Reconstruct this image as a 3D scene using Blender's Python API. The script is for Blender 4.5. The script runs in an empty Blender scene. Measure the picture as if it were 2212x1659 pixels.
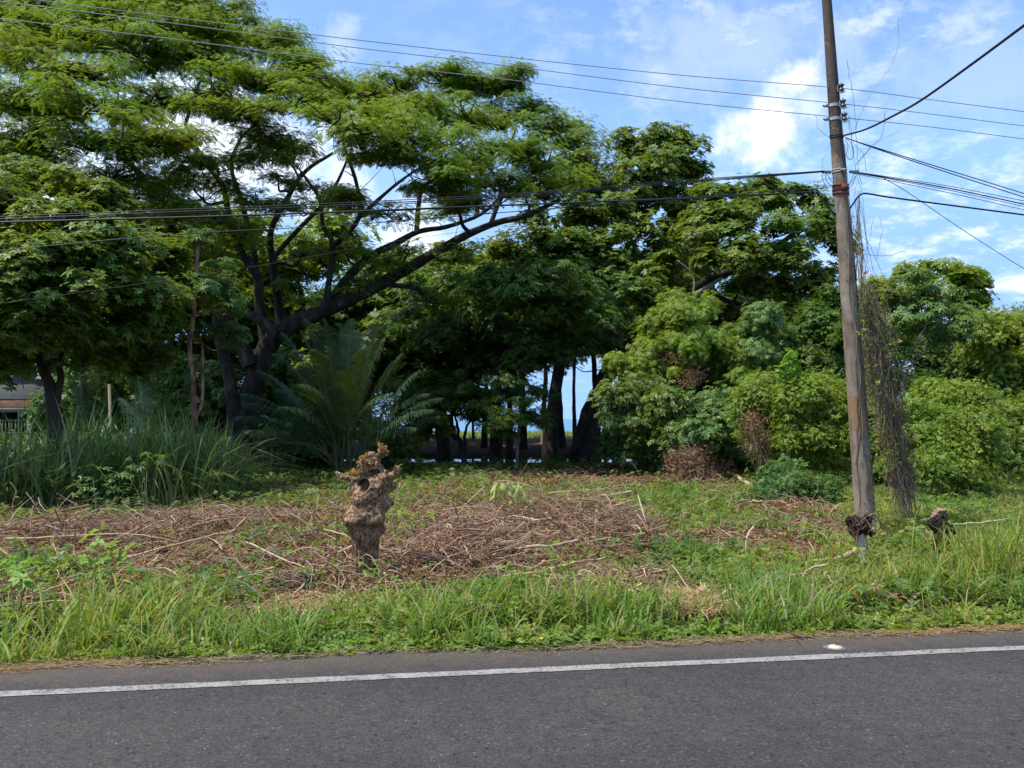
import bpy, math
import numpy as np
from mathutils import Vector, Matrix
rng = np.random.RandomState(7)
SC = bpy.context.scene
COL = SC.collection
R = math.radians
# ---------------------------------------------------------------- camera, world, sun, exposure
F, CX, CY = 1900.0, 1106.0, 829.5          # photo measured at 2212 px wide
EYE, HOR = 1.6, 905.0
PITCH = math.atan((HOR - CY) / F)
cd = bpy.data.cameras.new('camera'); cam = bpy.data.objects.new('camera', cd); COL.objects.link(cam)
cam.location = (0, 0, EYE); cam.rotation_euler = (R(90) + PITCH, 0, 0)
cd.sensor_width = 36; cd.lens = F / 2212 * 36; cd.clip_start = 0.05; cd.clip_end = 20000
SC.camera = cam
SUN_EL, SUN_AZ = 62.0, -106.0               # azimuth measured clockwise from +Y (into the picture)
sd = Vector((math.sin(R(SUN_AZ)) * math.cos(R(SUN_EL)), math.cos(R(SUN_AZ)) * math.cos(R(SUN_EL)), math.sin(R(SUN_EL))))
sl = bpy.data.lights.new('sun', 'SUN'); sun = bpy.data.objects.new('sun', sl); COL.objects.link(sun)
sl.energy = 3.25; sl.angle = R(0.6); sl.color = (1.0, 0.94, 0.83)
sun.rotation_euler = sd.to_track_quat('Z', 'Y').to_euler(); sun.location = (0, 0, 40)
SC.view_settings.view_transform = 'Standard'; SC.view_settings.look = 'None'
SC.view_settings.exposure = 0.84; SC.view_settings.gamma = 1
SC.cycles.max_bounces = 7; SC.cycles.diffuse_bounces = 5; SC.cycles.transmission_bounces = 4
SC.cycles.transparent_max_bounces = 4; SC.cycles.caustics_reflective = False; SC.cycles.caustics_refractive = False

_cp, _sp = math.cos(PITCH), math.sin(PITCH)
def ray(px, py):
    a = (px - CX) / F; b = (CY - py) / F
    return Vector((a, _cp - b * _sp, _sp + b * _cp))
def P(px, py, Y):
    d = ray(px, py); k = Y / d.y
    return np.array((d.x * k, Y, EYE + d.z * k))
def G(px, py, z=0.0):
    d = ray(px, py); k = (z - EYE) / d.z
    return np.array((d.x * k, d.y * k, z))

def world():
    w = bpy.data.worlds.new('World'); SC.world = w; w.use_nodes = True
    nt = w.node_tree; nt.nodes.clear(); N = nt.nodes.new; L = nt.links.new
    out = N('ShaderNodeOutputWorld'); bg = N('ShaderNodeBackground'); bg.inputs[1].default_value = 0.14
    sky = N('ShaderNodeTexSky'); sky.sky_type = 'NISHITA'; sky.sun_disc = False
    sky.sun_elevation = R(SUN_EL); sky.sun_rotation = R(SUN_AZ); sky.altitude = 0
    sky.air_density = 1.0; sky.dust_density = 0.6; sky.ozone_density = 2.5
    tc = N('ShaderNodeTexCoord')
    vm = N('ShaderNodeVectorMath'); vm.operation = 'MAXIMUM'; L(tc.outputs['Generated'], vm.inputs[0]); vm.inputs[1].default_value = (-2, -2, .27)
    L(vm.outputs[0], sky.inputs[0])
    def M(op, a, b=None, c=None, clamp=False):
        n = N('ShaderNodeMath'); n.operation = op; n.use_clamp = clamp
        for i, v in enumerate((a, b, c)):
            if v is None: continue
            if isinstance(v, (int, float)): n.inputs[i].default_value = v
            else: L(v, n.inputs[i])
        return n.outputs[0]
    def noise(vec, scale, detail=6, rough=.55):
        n = N('ShaderNodeTexNoise'); n.inputs['Scale'].default_value = scale
        n.inputs['Detail'].default_value = detail; n.inputs['Roughness'].default_value = rough
        L(vec, n.inputs['Vector']); return n.outputs['Fac']
    def smooth(v, a, b):
        n = N('ShaderNodeMapRange'); n.interpolation_type = 'SMOOTHSTEP'
        n.inputs[1].default_value = a; n.inputs[2].default_value = b; L(v, n.inputs[0]); return n.outputs[0]
    sep = N('ShaderNodeSeparateXYZ'); L(tc.outputs['Generated'], sep.inputs[0])
    z = M('ADD', sep.outputs[2], 0.22)
    cmb = N('ShaderNodeCombineXYZ'); L(M('DIVIDE', sep.outputs[0], z), cmb.inputs[0]); L(M('DIVIDE', sep.outputs[1], z), cmb.inputs[1])
    big = noise(cmb.outputs[0], 1.1, 3); fine = noise(cmb.outputs[0], 9.0, 8, .68)
    thin = M('MULTIPLY', smooth(big, .30, .58), smooth(fine, .44, .70))
    thin = M('MULTIPLY', thin, .6)
    right = smooth(sep.outputs[0], -.05, .3)
    thin = M('MULTIPLY', thin, M('ADD', M('MULTIPLY', right, .85), .15))
    cl = noise(tc.outputs['Generated'], 16.0, 8, .62)
    acc = thin
    def puff(px, py, rad, strength, squash=1.0):
        nonlocal acc
        d = ray(px, py).normalized()
        s = N('ShaderNodeVectorMath'); s.operation = 'SUBTRACT'; L(tc.outputs['Generated'], s.inputs[0]); s.inputs[1].default_value = d
        m = N('ShaderNodeVectorMath'); m.operation = 'MULTIPLY'; L(s.outputs[0], m.inputs[0]); m.inputs[1].default_value = (1, 1, squash)
        l = N('ShaderNodeVectorMath'); l.operation = 'LENGTH'; L(m.outputs[0], l.inputs[0])
        dist = M('ADD', l.outputs['Value'], M('MULTIPLY', M('SUBTRACT', cl, .5), .03 + rad * 2.6))
        v = M('MULTIPLY', M('SUBTRACT', 1.0, smooth(dist, rad * .2, rad * 1.25)), strength)
        acc = M('MAXIMUM', acc, v)
    puff(1655, 275, .052, 1.0); puff(1720, 165, .032, .9); puff(1600, 260, .03, .7)
    puff(1745, 230, .035, .5); puff(2230, 612, .10, 1.0, 7.5); puff(735, 95, .03, .3)
    puff(480, 320, .14, .8, 1.6); puff(900, 560, .07, .7); puff(60, 420, .12, .7); puff(690, 430, .08, .6, 2)
    puff(1600, 120, .12, .22, 2.0); puff(2150, 150, .12, .15, 2.0)
    mx = N('ShaderNodeMix'); mx.data_type = 'RGBA'; L(acc, mx.inputs[0])
    tint = N('ShaderNodeMix'); tint.data_type = 'RGBA'; tint.blend_type = 'MULTIPLY'; tint.inputs[0].default_value = 1
    L(sky.outputs[0], tint.inputs[6]); tint.inputs[7].default_value = SKYTINT
    L(tint.outputs[2], mx.inputs[6]); mx.inputs[7].default_value = CLOUD
    L(mx.outputs[2], bg.inputs[0]); L(bg.outputs[0], out.inputs[0])
SKYTINT = (.92, 1.0, 1.10, 1); CLOUD = (5.4, 5.6, 5.9, 1)
world()

# ---------------------------------------------------------------- helpers: objects
def tag(o, label=None, cat=None, group=None, kind=None):
    if label: o['label'] = label
    if cat: o['category'] = cat
    if group: o['group'] = group
    if kind: o['kind'] = kind
    return o
def empty(name, loc, label, cat, group=None):
    o = bpy.data.objects.new(name, None); COL.objects.link(o); o.location = loc
    bpy.context.view_layer.update() if False else None
    return tag(o, label, cat, group)
def mesh_np(V, Q, T=None):
    me = bpy.data.meshes.new('mesh')
    V = np.ascontiguousarray(V, dtype=np.float32)
    nq = 0 if Q is None else len(Q); ntri = 0 if T is None else len(T)
    me.vertices.add(len(V)); me.vertices.foreach_set('co', V.ravel())
    parts = []
    if nq: parts.append(np.asarray(Q, dtype=np.int32).ravel())
    if ntri: parts.append(np.asarray(T, dtype=np.int32).ravel())
    li = np.concatenate(parts)
    me.loops.add(len(li)); me.loops.foreach_set('vertex_index', li)
    tot = np.concatenate([np.full(nq, 4, np.int32), np.full(ntri, 3, np.int32)])
    st = np.concatenate([[0], np.cumsum(tot)[:-1]]).astype(np.int32)
    me.polygons.add(nq + ntri); me.polygons.foreach_set('loop_start', st)
    try: me.polygons.foreach_set('loop_total', tot)
    except Exception: pass
    me.update(calc_edges=True)
    return me
def put(name, V, Q, mat, parent=None, smooth=False, T=None):
    """link one mesh object; vertices are world coordinates, parents are un-rotated empties"""
    V = np.asarray(V, dtype=np.float64)
    if parent is not None:
        off = np.array(parent.location); p = parent.parent
        while p is not None: off = off + np.array(p.location); p = p.parent
    else: off = V.mean(0); off = np.array((off[0], off[1], V[:, 2].min()))
    me = mesh_np(V - off, Q, T); me.materials.append(mat); me.name = name
    if smooth: me.polygons.foreach_set('use_smooth', np.ones(len(me.polygons), bool))
    o = bpy.data.objects.new(name, me); COL.objects.link(o)
    if parent is not None: o.parent = parent
    else: o.location = off
    return o

class MB:                                   # mesh builder (quads)
    def __init__(s): s.V = []; s.Q = []; s.n = 0
    def add(s, V, Q):
        if len(V) == 0: return s
        s.V.append(np.asarray(V, float)); s.Q.append(np.asarray(Q, int) + s.n); s.n += len(V); return s
    def box(s, c, size, rot=None):
        c = np.array(c, float); h = np.array(size, float) / 2
        v = np.array([(x, y, z) for z in (-1, 1) for y in (-1, 1) for x in (-1, 1)], float) * h
        if rot is not None: v = v @ np.array(rot).T
        return s.add(v + c, [(0, 2, 3, 1), (4, 5, 7, 6), (0, 1, 5, 4), (2, 6, 7, 3), (0, 4, 6, 2), (1, 3, 7, 5)])
    def tube(s, pts, rad, sides=6, cap=True): return s.add(*tube(pts, rad, sides, cap))
    def build(s, name, mat, parent=None, smooth=False):
        return put(name, np.concatenate(s.V), np.concatenate(s.Q), mat, parent, smooth)

def catmull(pts, n=6):
    p = np.asarray(pts, float)
    if len(p) < 3: 
        t = np.linspace(0, 1, n + 1)[:, None]; return p[0] * (1 - t) + p[-1] * t
    p = np.vstack([2 * p[0] - p[1], p, 2 * p[-1] - p[-2]]); out = []
    for i in range(1, len(p) - 2):
        t = np.linspace(0, 1, n, endpoint=False)[:, None]
        out.append(.5 * (2 * p[i] + (p[i + 1] - p[i - 1]) * t + (2 * p[i - 1] - 5 * p[i] + 4 * p[i + 1] - p[i + 2]) * t ** 2
                         + (-p[i - 1] + 3 * p[i] - 3 * p[i + 1] + p[i + 2]) * t ** 3))
    out.append(p[-2][None]); return np.vstack(out)
def tube(pts, rad, sides=6, cap=True, bump=0.0):
    p = np.asarray(pts, float); n = len(p); r = np.asarray(rad, float) * np.ones(n)
    t = np.gradient(p, axis=0); t /= np.linalg.norm(t, axis=1)[:, None] + 1e-9
    u = np.zeros_like(p); ref = np.array((0, 0, 1.)) if abs(t[0, 2]) < .9 else np.array((1., 0, 0))
    u0 = np.cross(t[0], ref); u0 /= np.linalg.norm(u0); u[0] = u0
    for i in range(1, n):
        a = u[i - 1] - t[i] * np.dot(u[i - 1], t[i]); u[i] = a / (np.linalg.norm(a) + 1e-9)
    v = np.cross(t, u); th = np.arange(sides) * 2 * math.pi / sides
    rr = r[:, None] * np.ones(sides)
    if bump: rr = rr * (1 + bump * (rng.rand(n, sides) - .5) * 2)
    V = p[:, None, :] + rr[..., None] * (u[:, None, :] * np.cos(th)[None, :, None] + v[:, None, :] * np.sin(th)[None, :, None])
    V = V.reshape(-1, 3); i = np.arange(n - 1)[:, None] * sides; j = np.arange(sides)[None, :]; k = (j + 1) % sides
    Q = np.stack([i + j, i + k, i + sides + k, i + sides + j], -1).reshape(-1, 4)
    if cap and sides % 2 == 0 and sides >= 4:
        e = []
        for b0 in (0, (n - 1) * sides):
            for a in range(1, sides // 2):
                e.append((b0 + a - 1, b0 + a, b0 + sides - 1 - a, b0 + sides - a) if a > 0 else None)
        Q = np.vstack([Q, np.array(e)])
    return V, Q
def lathe(prof, c, sides=16, axis=None):
    """prof: list of (r, z)"""
    th = np.arange(sides) * 2 * math.pi / sides; V = []
    for r, z in prof: V += [(r * math.cos(a), r * math.sin(a), z) for a in th]
    n = len(prof); V = np.array(V); i = np.arange(n - 1)[:, None] * sides; j = np.arange(sides)[None, :]; k = (j + 1) % sides
    Q = np.stack([i + j, i + k, i + sides + k, i + sides + j], -1).reshape(-1, 4)
    if axis is not None:
        m = np.array(Vector(axis).to_track_quat('Z', 'Y').to_matrix()); V = V @ m.T
    return V + np.array(c, float), Q
def many_tubes(starts, ends, bend, r0, r1, seg=4, sides=3):
    """N thin curved twigs at once"""
    N = len(starts); t = np.linspace(0, 1, seg + 1)[None, :, None]
    ctr = starts[:, None] * (1 - t) + ends[:, None] * t + bend[:, None] * (4 * t * (1 - t))
    d = ends - starts; d /= np.linalg.norm(d, axis=1)[:, None] + 1e-9
    a = np.cross(d, rng.randn(N, 3)); a /= np.linalg.norm(a, axis=1)[:, None] + 1e-9; b = np.cross(d, a)
    th = np.arange(sides) * 2 * math.pi / sides
    r = (r0[:, None] * (1 - t[..., 0]) + r1[:, None] * t[..., 0])[..., None, None]
    V = ctr[:, :, None, :] + r * (a[:, None, None, :] * np.cos(th)[None, None, :, None] + b[:, None, None, :] * np.sin(th)[None, None, :, None])
    base = (np.arange(N) * (seg + 1) * sides)[:, None, None]; i = (np.arange(seg) * sides)[None, :, None]; j = np.arange(sides)[None, None, :]; k = (j + 1) % sides
    Q = np.stack([base + i + j, base + i + k, base + i + sides + k, base + i + sides + j], -1).reshape(-1, 4)
    return V.reshape(-1, 3), Q
# value noise
def _h(ix, iy, iz):
    n = (ix * 374761393 + iy * 668265263 + iz * 1274126177) & 0xffffffff
    n = ((n ^ (n >> 13)) * 1103515245) & 0xffffffff
    return ((n ^ (n >> 16)) & 0xffff) / 65535.0
def vnoise(p, s=1.0):
    p = np.asarray(p, float) * s; i = np.floor(p).astype(np.int64); f = p - i; f = f * f * (3 - 2 * f); o = 0
    for dx in (0, 1):
        for dy in (0, 1):
            for dz in (0, 1):
                w = (f[..., 0] if dx else 1 - f[..., 0]) * (f[..., 1] if dy else 1 - f[..., 1]) * (f[..., 2] if dz else 1 - f[..., 2])
                o = o + w * _h(i[..., 0] + dx, i[..., 1] + dy, i[..., 2] + dz)
    return o
def vn2(x, y, s=1.0, seed=0):
    x = np.asarray(x, float); y = np.asarray(y, float)
    return vnoise(np.stack([x, y, np.full(x.shape, seed * 7.3 / max(s, 1e-6))], -1), s)

# ---------------------------------------------------------------- leaves
def leafq(pos, yaw, ln, w, droop=0., up=0., fold=.12):
    """diamond leaf: 4 verts, starts at pos"""
    c, s = math.cos(yaw), math.sin(yaw); p = np.array(pos, float)
    d = np.array((c, s, 0)); n = np.array((-s, c, 0))
    return [p, p + d * ln * .45 + n * w / 2 + np.array((0, 0, up * ln * .5 + fold * w)), p + d * ln + np.array((0, 0, up * ln - droop * ln)),
            p + d * ln * .45 - n * w / 2 + np.array((0, 0, up * ln * .5 + fold * w))]
def template(leaves):
    V = np.array([v for l in leaves for v in l]); Q = np.arange(len(V)).reshape(-1, 4); return V, Q
def t_feather():
    L = []
    for i in range(6):
        x = .12 + i * .17
        for s in (1, -1):
            L.append(leafq((x, 0, -.12 * x * x), s * R(62 - i * 5), .40 - abs(i - 2.5) * .035, .15, .15))
    return template(L)
def t_rosette(n=7, w=.48, up=.25, seed=1):
    r = np.random.RandomState(seed); L = []
    for i in range(n):
        L.append(leafq((0, 0, 0), i * 2 * math.pi / n + r.uniform(-.3, .3), r.uniform(.75, 1.05), w * r.uniform(.8, 1.1), .1, up * r.uniform(-.6, 1.4)))
    return template(L)
def t_twig(n=8, w=.22, ln=.5, droop=.35, seed=2):
    r = np.random.RandomState(seed); L = []
    for i in range(n):
        x = (i + .5) / n
        L.append(leafq((x * .8, 0, -.15 * x * x), (1 if i % 2 else -1) * r.uniform(.5, 1.1), ln * r.uniform(.8, 1.15), w * r.uniform(.85, 1.15), droop * r.uniform(.3, 1.5)))
    return template(L)
def t_palmate(n=7):
    return template([leafq((0, 0, 0), (i - (n - 1) / 2) * 2 * math.pi / (n + .6), 1 - abs(i - (n - 1) / 2) * .07, .26, .3, .1) for i in range(n)])
TF, TR, TR5, TT, TP = t_feather(), t_rosette(), t_rosette(5, .5, .15, 4), t_twig(), t_palmate()
TTS = t_twig(6, .26, .42, .2, 9)
def scatter(tpl, pos, nrm, size, yaw=None, tilt=0.0):
    """copies of a template: pos Nx3, nrm Nx3 (leaf-plane normal), size N"""
    V0, Q0 = tpl; N = len(pos)
    n = nrm + rng.randn(N, 3) * tilt; n /= np.linalg.norm(n, axis=1)[:, None] + 1e-9
    a = rng.rand(N) * 2 * math.pi if yaw is None else yaw
    h = np.stack([np.cos(a), np.sin(a), np.zeros(N)], -1)
    x = h - n * np.sum(h * n, 1)[:, None]; x /= np.linalg.norm(x, axis=1)[:, None] + 1e-9; y = np.cross(n, x)
    S = np.asarray(size)[:, None, None]
    V = pos[:, None, :] + S * (V0[None, :, 0:1] * x[:, None] + V0[None, :, 1:2] * y[:, None] + V0[None, :, 2:3] * n[:, None])
    Q = (Q0[None] + (np.arange(N) * len(V0))[:, None, None]).reshape(-1, 4)
    return V.reshape(-1, 3), Q
def blades(base, height, lean_dir, lean, width, seg=4, curl=1.0):
    """grass blades as curved ribbons"""
    N = len(base); t = np.linspace(0, 1, seg + 1)[None, :]
    d = np.stack([np.cos(lean_dir), np.sin(lean_dir)], -1)
    out = (lean[:, None] * t ** 1.8) * height[:, None]
    ang = np.clip(lean, 0, 1.3)
    z = height[:, None] * (t - .42 * np.clip(ang, 0, 1.2)[:, None] * t ** (2.6) * curl)
    ctr = np.stack([base[:, 0:1] + d[:, 0:1] * out, base[:, 1:2] + d[:, 1:2] * out, base[:, 2:3] + z], -1)
    a = lean_dir + math.pi / 2 + rng.randn(N) * .5
    s = np.stack([np.cos(a), np.sin(a), np.zeros(N)], -1)
    w = width[:, None] * (1 - t ** 2.2) * (.55 + 1.2 * t - .75 * t * t) * .5 + .0004
    V = np.stack([ctr - s[:, None] * w[..., None], ctr + s[:, None] * w[..., None]], 2).reshape(-1, 3)
    b = (np.arange(N) * (seg + 1) * 2)[:, None]; i = np.arange(seg)[None] * 2
    Q = np.stack([b + i, b + i + 1, b + i + 3, b + i + 2], -1).reshape(-1, 4)
    return V, Q

# ---------------------------------------------------------------- materials
def newmat(name):
    m = bpy.data.materials.new(name); m.use_nodes = True; nt = m.node_tree; nt.nodes.clear(); return m, nt, nt.nodes.new, nt.links.new
def ramp(N, L, fac, stops):
    r = N('ShaderNodeValToRGB'); L(fac, r.inputs[0]); e = r.color_ramp.elements
    while len(e) < len(stops): e.new(.5)
    for k, (p, c) in zip(e, stops): k.position = p; k.color = (*c, 1)
    return r.outputs[0]
def mixc(N, L, f, a, b, bt='MIX'):
    m = N('ShaderNodeMix'); m.data_type = 'RGBA'; m.blend_type = bt
    for i, v in ((0, f), (6, a), (7, b)):
        if isinstance(v, (int, float)): m.inputs[i].default_value = v
        elif isinstance(v, tuple): m.inputs[i].default_value = (*v, 1)
        else: L(v, m.inputs[i])
    return m.outputs[2]
def texn(N, L, scale, detail=4, rough=.6, vec=None):
    n = N('ShaderNodeTexNoise'); n.inputs['Scale'].default_value = scale; n.inputs['Detail'].default_value = detail
    n.inputs['Roughness'].default_value = rough
    if vec is None:
        g = N('ShaderNodeNewGeometry'); vec = g.outputs['Position']
    L(vec, n.inputs['Vector']); return n.outputs['Fac']
def leafmat(name, c1, c2, c3=None, p3=.93, trans=.35, rough=.45, spec=.35, clump=.6):
    m, nt, N, L = newmat(name); out = N('ShaderNodeOutputMaterial')
    g = N('ShaderNodeNewGeometry'); c3 = c3 or c2
    c = ramp(N, L, g.outputs['Random Per Island'], [(0, c1), (p3 - .08, c2), (p3, c2), (min(1, p3 + .02), c3)])
    n = texn(N, L, clump, 3)
    c = mixc(N, L, n, mixc(N, L, .5, c, c1), c, 'MIX')
    hue = ramp(N, L, texn(N, L, .35, 4, .7), [(.3, (.80, .98, 1.15)), (.5, (1, 1, 1)), (.7, (1.22, 1.02, .8))]); c = mixc(N, L, 1.0, c, hue, 'MULTIPLY')
    b = N('ShaderNodeBsdfPrincipled'); L(c, b.inputs['Base Color']); b.inputs['Roughness'].default_value = rough
    b.inputs['Specular IOR Level'].default_value = spec
    t = N('ShaderNodeBsdfTranslucent'); tcol = mixc(N, L, 1.0, c, (1.5, 1.35, .55), 'MULTIPLY'); L(tcol, t.inputs[0])
    x = N('ShaderNodeMixShader'); x.inputs[0].default_value = trans; L(b.outputs[0], x.inputs[1]); L(t.outputs[0], x.inputs[2])
    L(x.outputs[0], out.inputs[0]); return m
def roughmat(name, stops, scale=4, detail=8, rough=.9, bump=.4, bscale=None, stretch=(1, 1, 1), spec=.2, bdist=.02, metal=0):
    m, nt, N, L = newmat(name); out = N('ShaderNodeOutputMaterial')
    g = N('ShaderNodeNewGeometry'); mp = N('ShaderNodeMapping'); mp.inputs['Scale'].default_value = stretch
    L(g.outputs['Position'], mp.inputs[0])
    f = texn(N, L, scale, detail, .65, mp.outputs[0]); c = ramp(N, L, f, stops)
    b = N('ShaderNodeBsdfPrincipled'); L(c, b.inputs['Base Color']); b.inputs['Roughness'].default_value = rough
    b.inputs['Specular IOR Level'].default_value = spec; b.inputs['Metallic'].default_value = metal
    if bump:
        f2 = texn(N, L, bscale or scale * 4, 6, .7, mp.outputs[0]); bp = N('ShaderNodeBump'); bp.inputs['Strength'].default_value = bump
        bp.inputs['Distance'].default_value = bdist; L(f2, bp.inputs['Height']); L(bp.outputs[0], b.inputs['Normal'])
    L(b.outputs[0], out.inputs[0]); return m
def twigmat(name, stops, rough=.85):
    m, nt, N, L = newmat(name); out = N('ShaderNodeOutputMaterial'); g = N('ShaderNodeNewGeometry')
    c = ramp(N, L, g.outputs['Random Per Island'], stops)
    b = N('ShaderNodeBsdfPrincipled'); L(c, b.inputs['Base Color']); b.inputs['Roughness'].default_value = rough; b.inputs['Specular IOR Level'].default_value = .15
    L(b.outputs[0], out.inputs[0]); return m
M = {}
M['rain'] = leafmat('rain_leaf', (.10, .18, .028), (.27, .37, .055), trans=.45, spec=.2)
M['almond'] = leafmat('almond_leaf', (.08, .155, .028), (.25, .33, .055), (.30, .20, .04), .975, trans=.35, spec=.3, rough=.5)
M['bright'] = leafmat('bright_leaf', (.11, .19, .025), (.33, .42, .06), trans=.42, spec=.25)
M['mid'] = leafmat('mid_leaf', (.06, .135, .028), (.16, .25, .055), trans=.38, spec=.3)
M['blue'] = leafmat('blue_leaf', (.08, .15, .032), (.21, .30, .07), trans=.32, spec=.3)
M['dark'] = leafmat('dark_leaf', (.06, .12, .025), (.15, .235, .045), trans=.4, spec=.25)
M['palm'] = leafmat('palm_leaf', (.022, .055, .02), (.06, .11, .04), trans=.2, rough=.42, spec=.45)
M['grass'] = leafmat('grass_blade', (.10, .20, .03), (.28, .38, .07), (.46, .36, .18), .80, trans=.4, spec=.2)
M['reed'] = leafmat('reed_blade', (.08, .15, .035), (.24, .32, .10), (.42, .38, .20), .9, trans=.3, rough=.4)
M['weed'] = leafmat('weed_leaf', (.10, .19, .03), (.29, .37, .06), (.34, .27, .08), .92, trans=.4, spec=.2)
M['straw'] = leafmat('straw', (.30, .19, .09), (.62, .46, .27), trans=.2, spec=.1)
M['deadleaf'] = leafmat('dead_leaf', (.15, .078, .043), (.36, .215, .12), (.50, .34, .20), .83, trans=.2, spec=.1)
M['straw2'] = leafmat('rusty_dry_leaf', (.22, .115, .065), (.42, .26, .15), trans=.2, spec=.1)
M['wilt'] = leafmat('wilted_leaf', (.40, .47, .17), (.60, .66, .32), trans=.4, spec=.2)
M['lime'] = leafmat('lime_leaf', (.13, .28, .03), (.26, .42, .06), trans=.45)
M['red'] = leafmat('red_shoot', (.38, .13, .03), (.50, .30, .07), (.25, .35, .06), .6, trans=.3)
M['bark'] = roughmat('dark_bark', [(.3, (.014, .011, .009)), (.55, (.048, .038, .029)), (.75, (.13, .11, .085))], 5, bump=.9, stretch=(1, 1, .35), bdist=.05)
M['barkm'] = roughmat('brown_bark', [(.3, (.03, .022, .015)), (.6, (.09, .07, .05)), (.8, (.2, .17, .13))], 4, bump=.6, stretch=(1, 1, .4), bdist=.03)
M['redbark'] = roughmat('peeling_red_bark', [(.35, (.08, .035, .022)), (.5, (.26, .13, .085)), (.65, (.42, .30, .21))], 7, bump=.6, stretch=(1, 1, .4), bdist=.02)
M['pale'] = roughmat('pale_bark', [(.3, (.12, .10, .075)), (.6, (.26, .23, .18)), (.8, (.36, .33, .27))], 5, bump=.4, stretch=(1, 1, .5), bdist=.02)
def stumpmat():
    m, nt, N, L = newmat('burl_bark'); out = N('ShaderNodeOutputMaterial'); b = N('ShaderNodeBsdfPrincipled'); g = N('ShaderNodeNewGeometry'); pos = g.outputs['Position']
    n1 = texn(N, L, 9, 8, .7, pos); n2 = texn(N, L, 45, 6, .7, pos); w = N('ShaderNodeTexNoise'); w.inputs['Scale'].default_value = 12; w.inputs['Detail'].default_value = 5; L(pos, w.inputs['Vector'])
    wm = N('ShaderNodeVectorMath'); wm.operation = 'MULTIPLY_ADD'; L(w.outputs['Color'], wm.inputs[0]); wm.inputs[1].default_value = (.14, .14, .14); L(pos, wm.inputs[2])
    mp = N('ShaderNodeMapping'); mp.inputs['Scale'].default_value = (1, 1, .45); L(wm.outputs[0], mp.inputs[0])
    v = N('ShaderNodeTexVoronoi'); v.feature = 'DISTANCE_TO_EDGE'; v.inputs['Scale'].default_value = 24; L(mp.outputs[0], v.inputs['Vector'])
    c = ramp(N, L, n1, [(.32, (.09, .052, .028)), (.5, (.29, .18, .105)), (.68, (.54, .37, .235))]); c = mixc(N, L, 1.0, c, ramp(N, L, n2, [(.3, (.5, .46, .43)), (.6, (1.15, 1.15, 1.15))]), 'MULTIPLY')
    ck = ramp(N, L, v.outputs['Distance'], [(0, (.35, .28, .24)), (.05, (.75, .7, .66)), (.12, (1, 1, 1))]); c = mixc(N, L, 1.0, c, ck, 'MULTIPLY')
    L(c, b.inputs['Base Color']); b.inputs['Roughness'].default_value = .9; b.inputs['Specular IOR Level'].default_value = .15
    h = N('ShaderNodeMath'); h.operation = 'MULTIPLY_ADD'; L(n2, h.inputs[0]); h.inputs[1].default_value = .4; L(ck, h.inputs[2])
    bp = N('ShaderNodeBump'); bp.inputs['Strength'].default_value = .8; bp.inputs['Distance'].default_value = .012; L(h.outputs[0], bp.inputs['Height']); L(bp.outputs[0], b.inputs['Normal']); L(b.outputs[0], out.inputs[0]); return m
M['stump'] = stumpmat()
M['stumpdark'] = roughmat('rotten_bark', [(.3, (.012, .007, .005)), (.6, (.05, .028, .018)), (.8, (.11, .065, .04))], 12, 10, bump=.9, bscale=40, bdist=.03)
M['cutwood'] = roughmat('weathered_cut_wood', [(.3, (.16, .09, .06)), (.6, (.42, .28, .20)), (.8, (.58, .42, .32))], 14, 8, bump=.8, bscale=50, bdist=.02)
M['twig'] = twigmat('dry_twig', [(0, (.10, .055, .036)), (.45, (.27, .165, .11)), (.82, (.44, .30, .20)), (1, (.58, .44, .31))])
M['paletwig'] = roughmat('peeled_stick', [(.3, (.30, .20, .12)), (.6, (.50, .38, .25)), (.8, (.6, .48, .34))], 12, bump=.2)
M['browntwig'] = roughmat('brown_stick', [(.3, (.18, .09, .05)), (.6, (.32, .18, .10)), (.8, (.42, .27, .17))], 12, bump=.2)
M['drygreen'] = twigmat('green_vine', [(0, (.10, .08, .04)), (.5, (.20, .20, .07)), (1, (.32, .33, .12))])
M['greyvine'] = twigmat('grey_dry_vine', [(0, (.08, .05, .035)), (.6, (.22, .145, .10)), (1, (.40, .31, .22))])
M['vinemix'] = twigmat('vine_strands', [(0, (.10, .065, .04)), (.4, (.24, .17, .11)), (.7, (.36, .30, .18)), (1, (.34, .38, .13))])
M['wire'] = roughmat('wire_aluminium', [(.3, (.22, .22, .23)), (.7, (.32, .32, .33))], 3, bump=0, rough=.5, spec=.5)
M['cable'] = roughmat('black_cable', [(.3, (.012, .012, .014)), (.7, (.03, .03, .033))], 3, bump=0, rough=.5, spec=.4)
M['steel'] = roughmat('galvanised', [(.3, (.25, .25, .25)), (.7, (.42, .42, .41))], 30, bump=.1, rough=.5, spec=.5)
M['insul'] = roughmat('insulator', [(.3, (.07, .055, .05)), (.7, (.14, .12, .11))], 20, bump=.1, rough=.35, spec=.5)
M['rust'] = roughmat('rust', [(.3, (.09, .03, .018)), (.55, (.22, .08, .045)), (.8, (.33, .16, .10))], 25, bump=.6, rough=.9)
M['stone'] = roughmat('stone', [(.3, (.20, .18, .14)), (.7, (.42, .39, .32))], 9, bump=.5)
M['white'] = roughmat('white_paint', [(.3, (.45, .45, .43)), (.7, (.66, .66, .63))], 6, bump=.05, rough=.6)
M['shadewhite'] = roughmat('shade_darkened_white_paint', [(.3, (.20, .19, .17)), (.7, (.34, .33, .30))], 6, bump=.05, rough=.7)  # white paint darkened for the house trim, shade put into the colour
M['darkwall'] = roughmat('dark_wall', [(.3, (.02, .022, .03)), (.7, (.04, .045, .06))], 3, bump=0)  # near-black base colour of the house wall
M['roofgrey'] = roughmat('grey_roof_sheet', [(.3, (.10, .105, .10)), (.7, (.17, .175, .16))], 2.5, bump=.2)  # grey sheet, its colour darkened to carry the shade on the house
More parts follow.
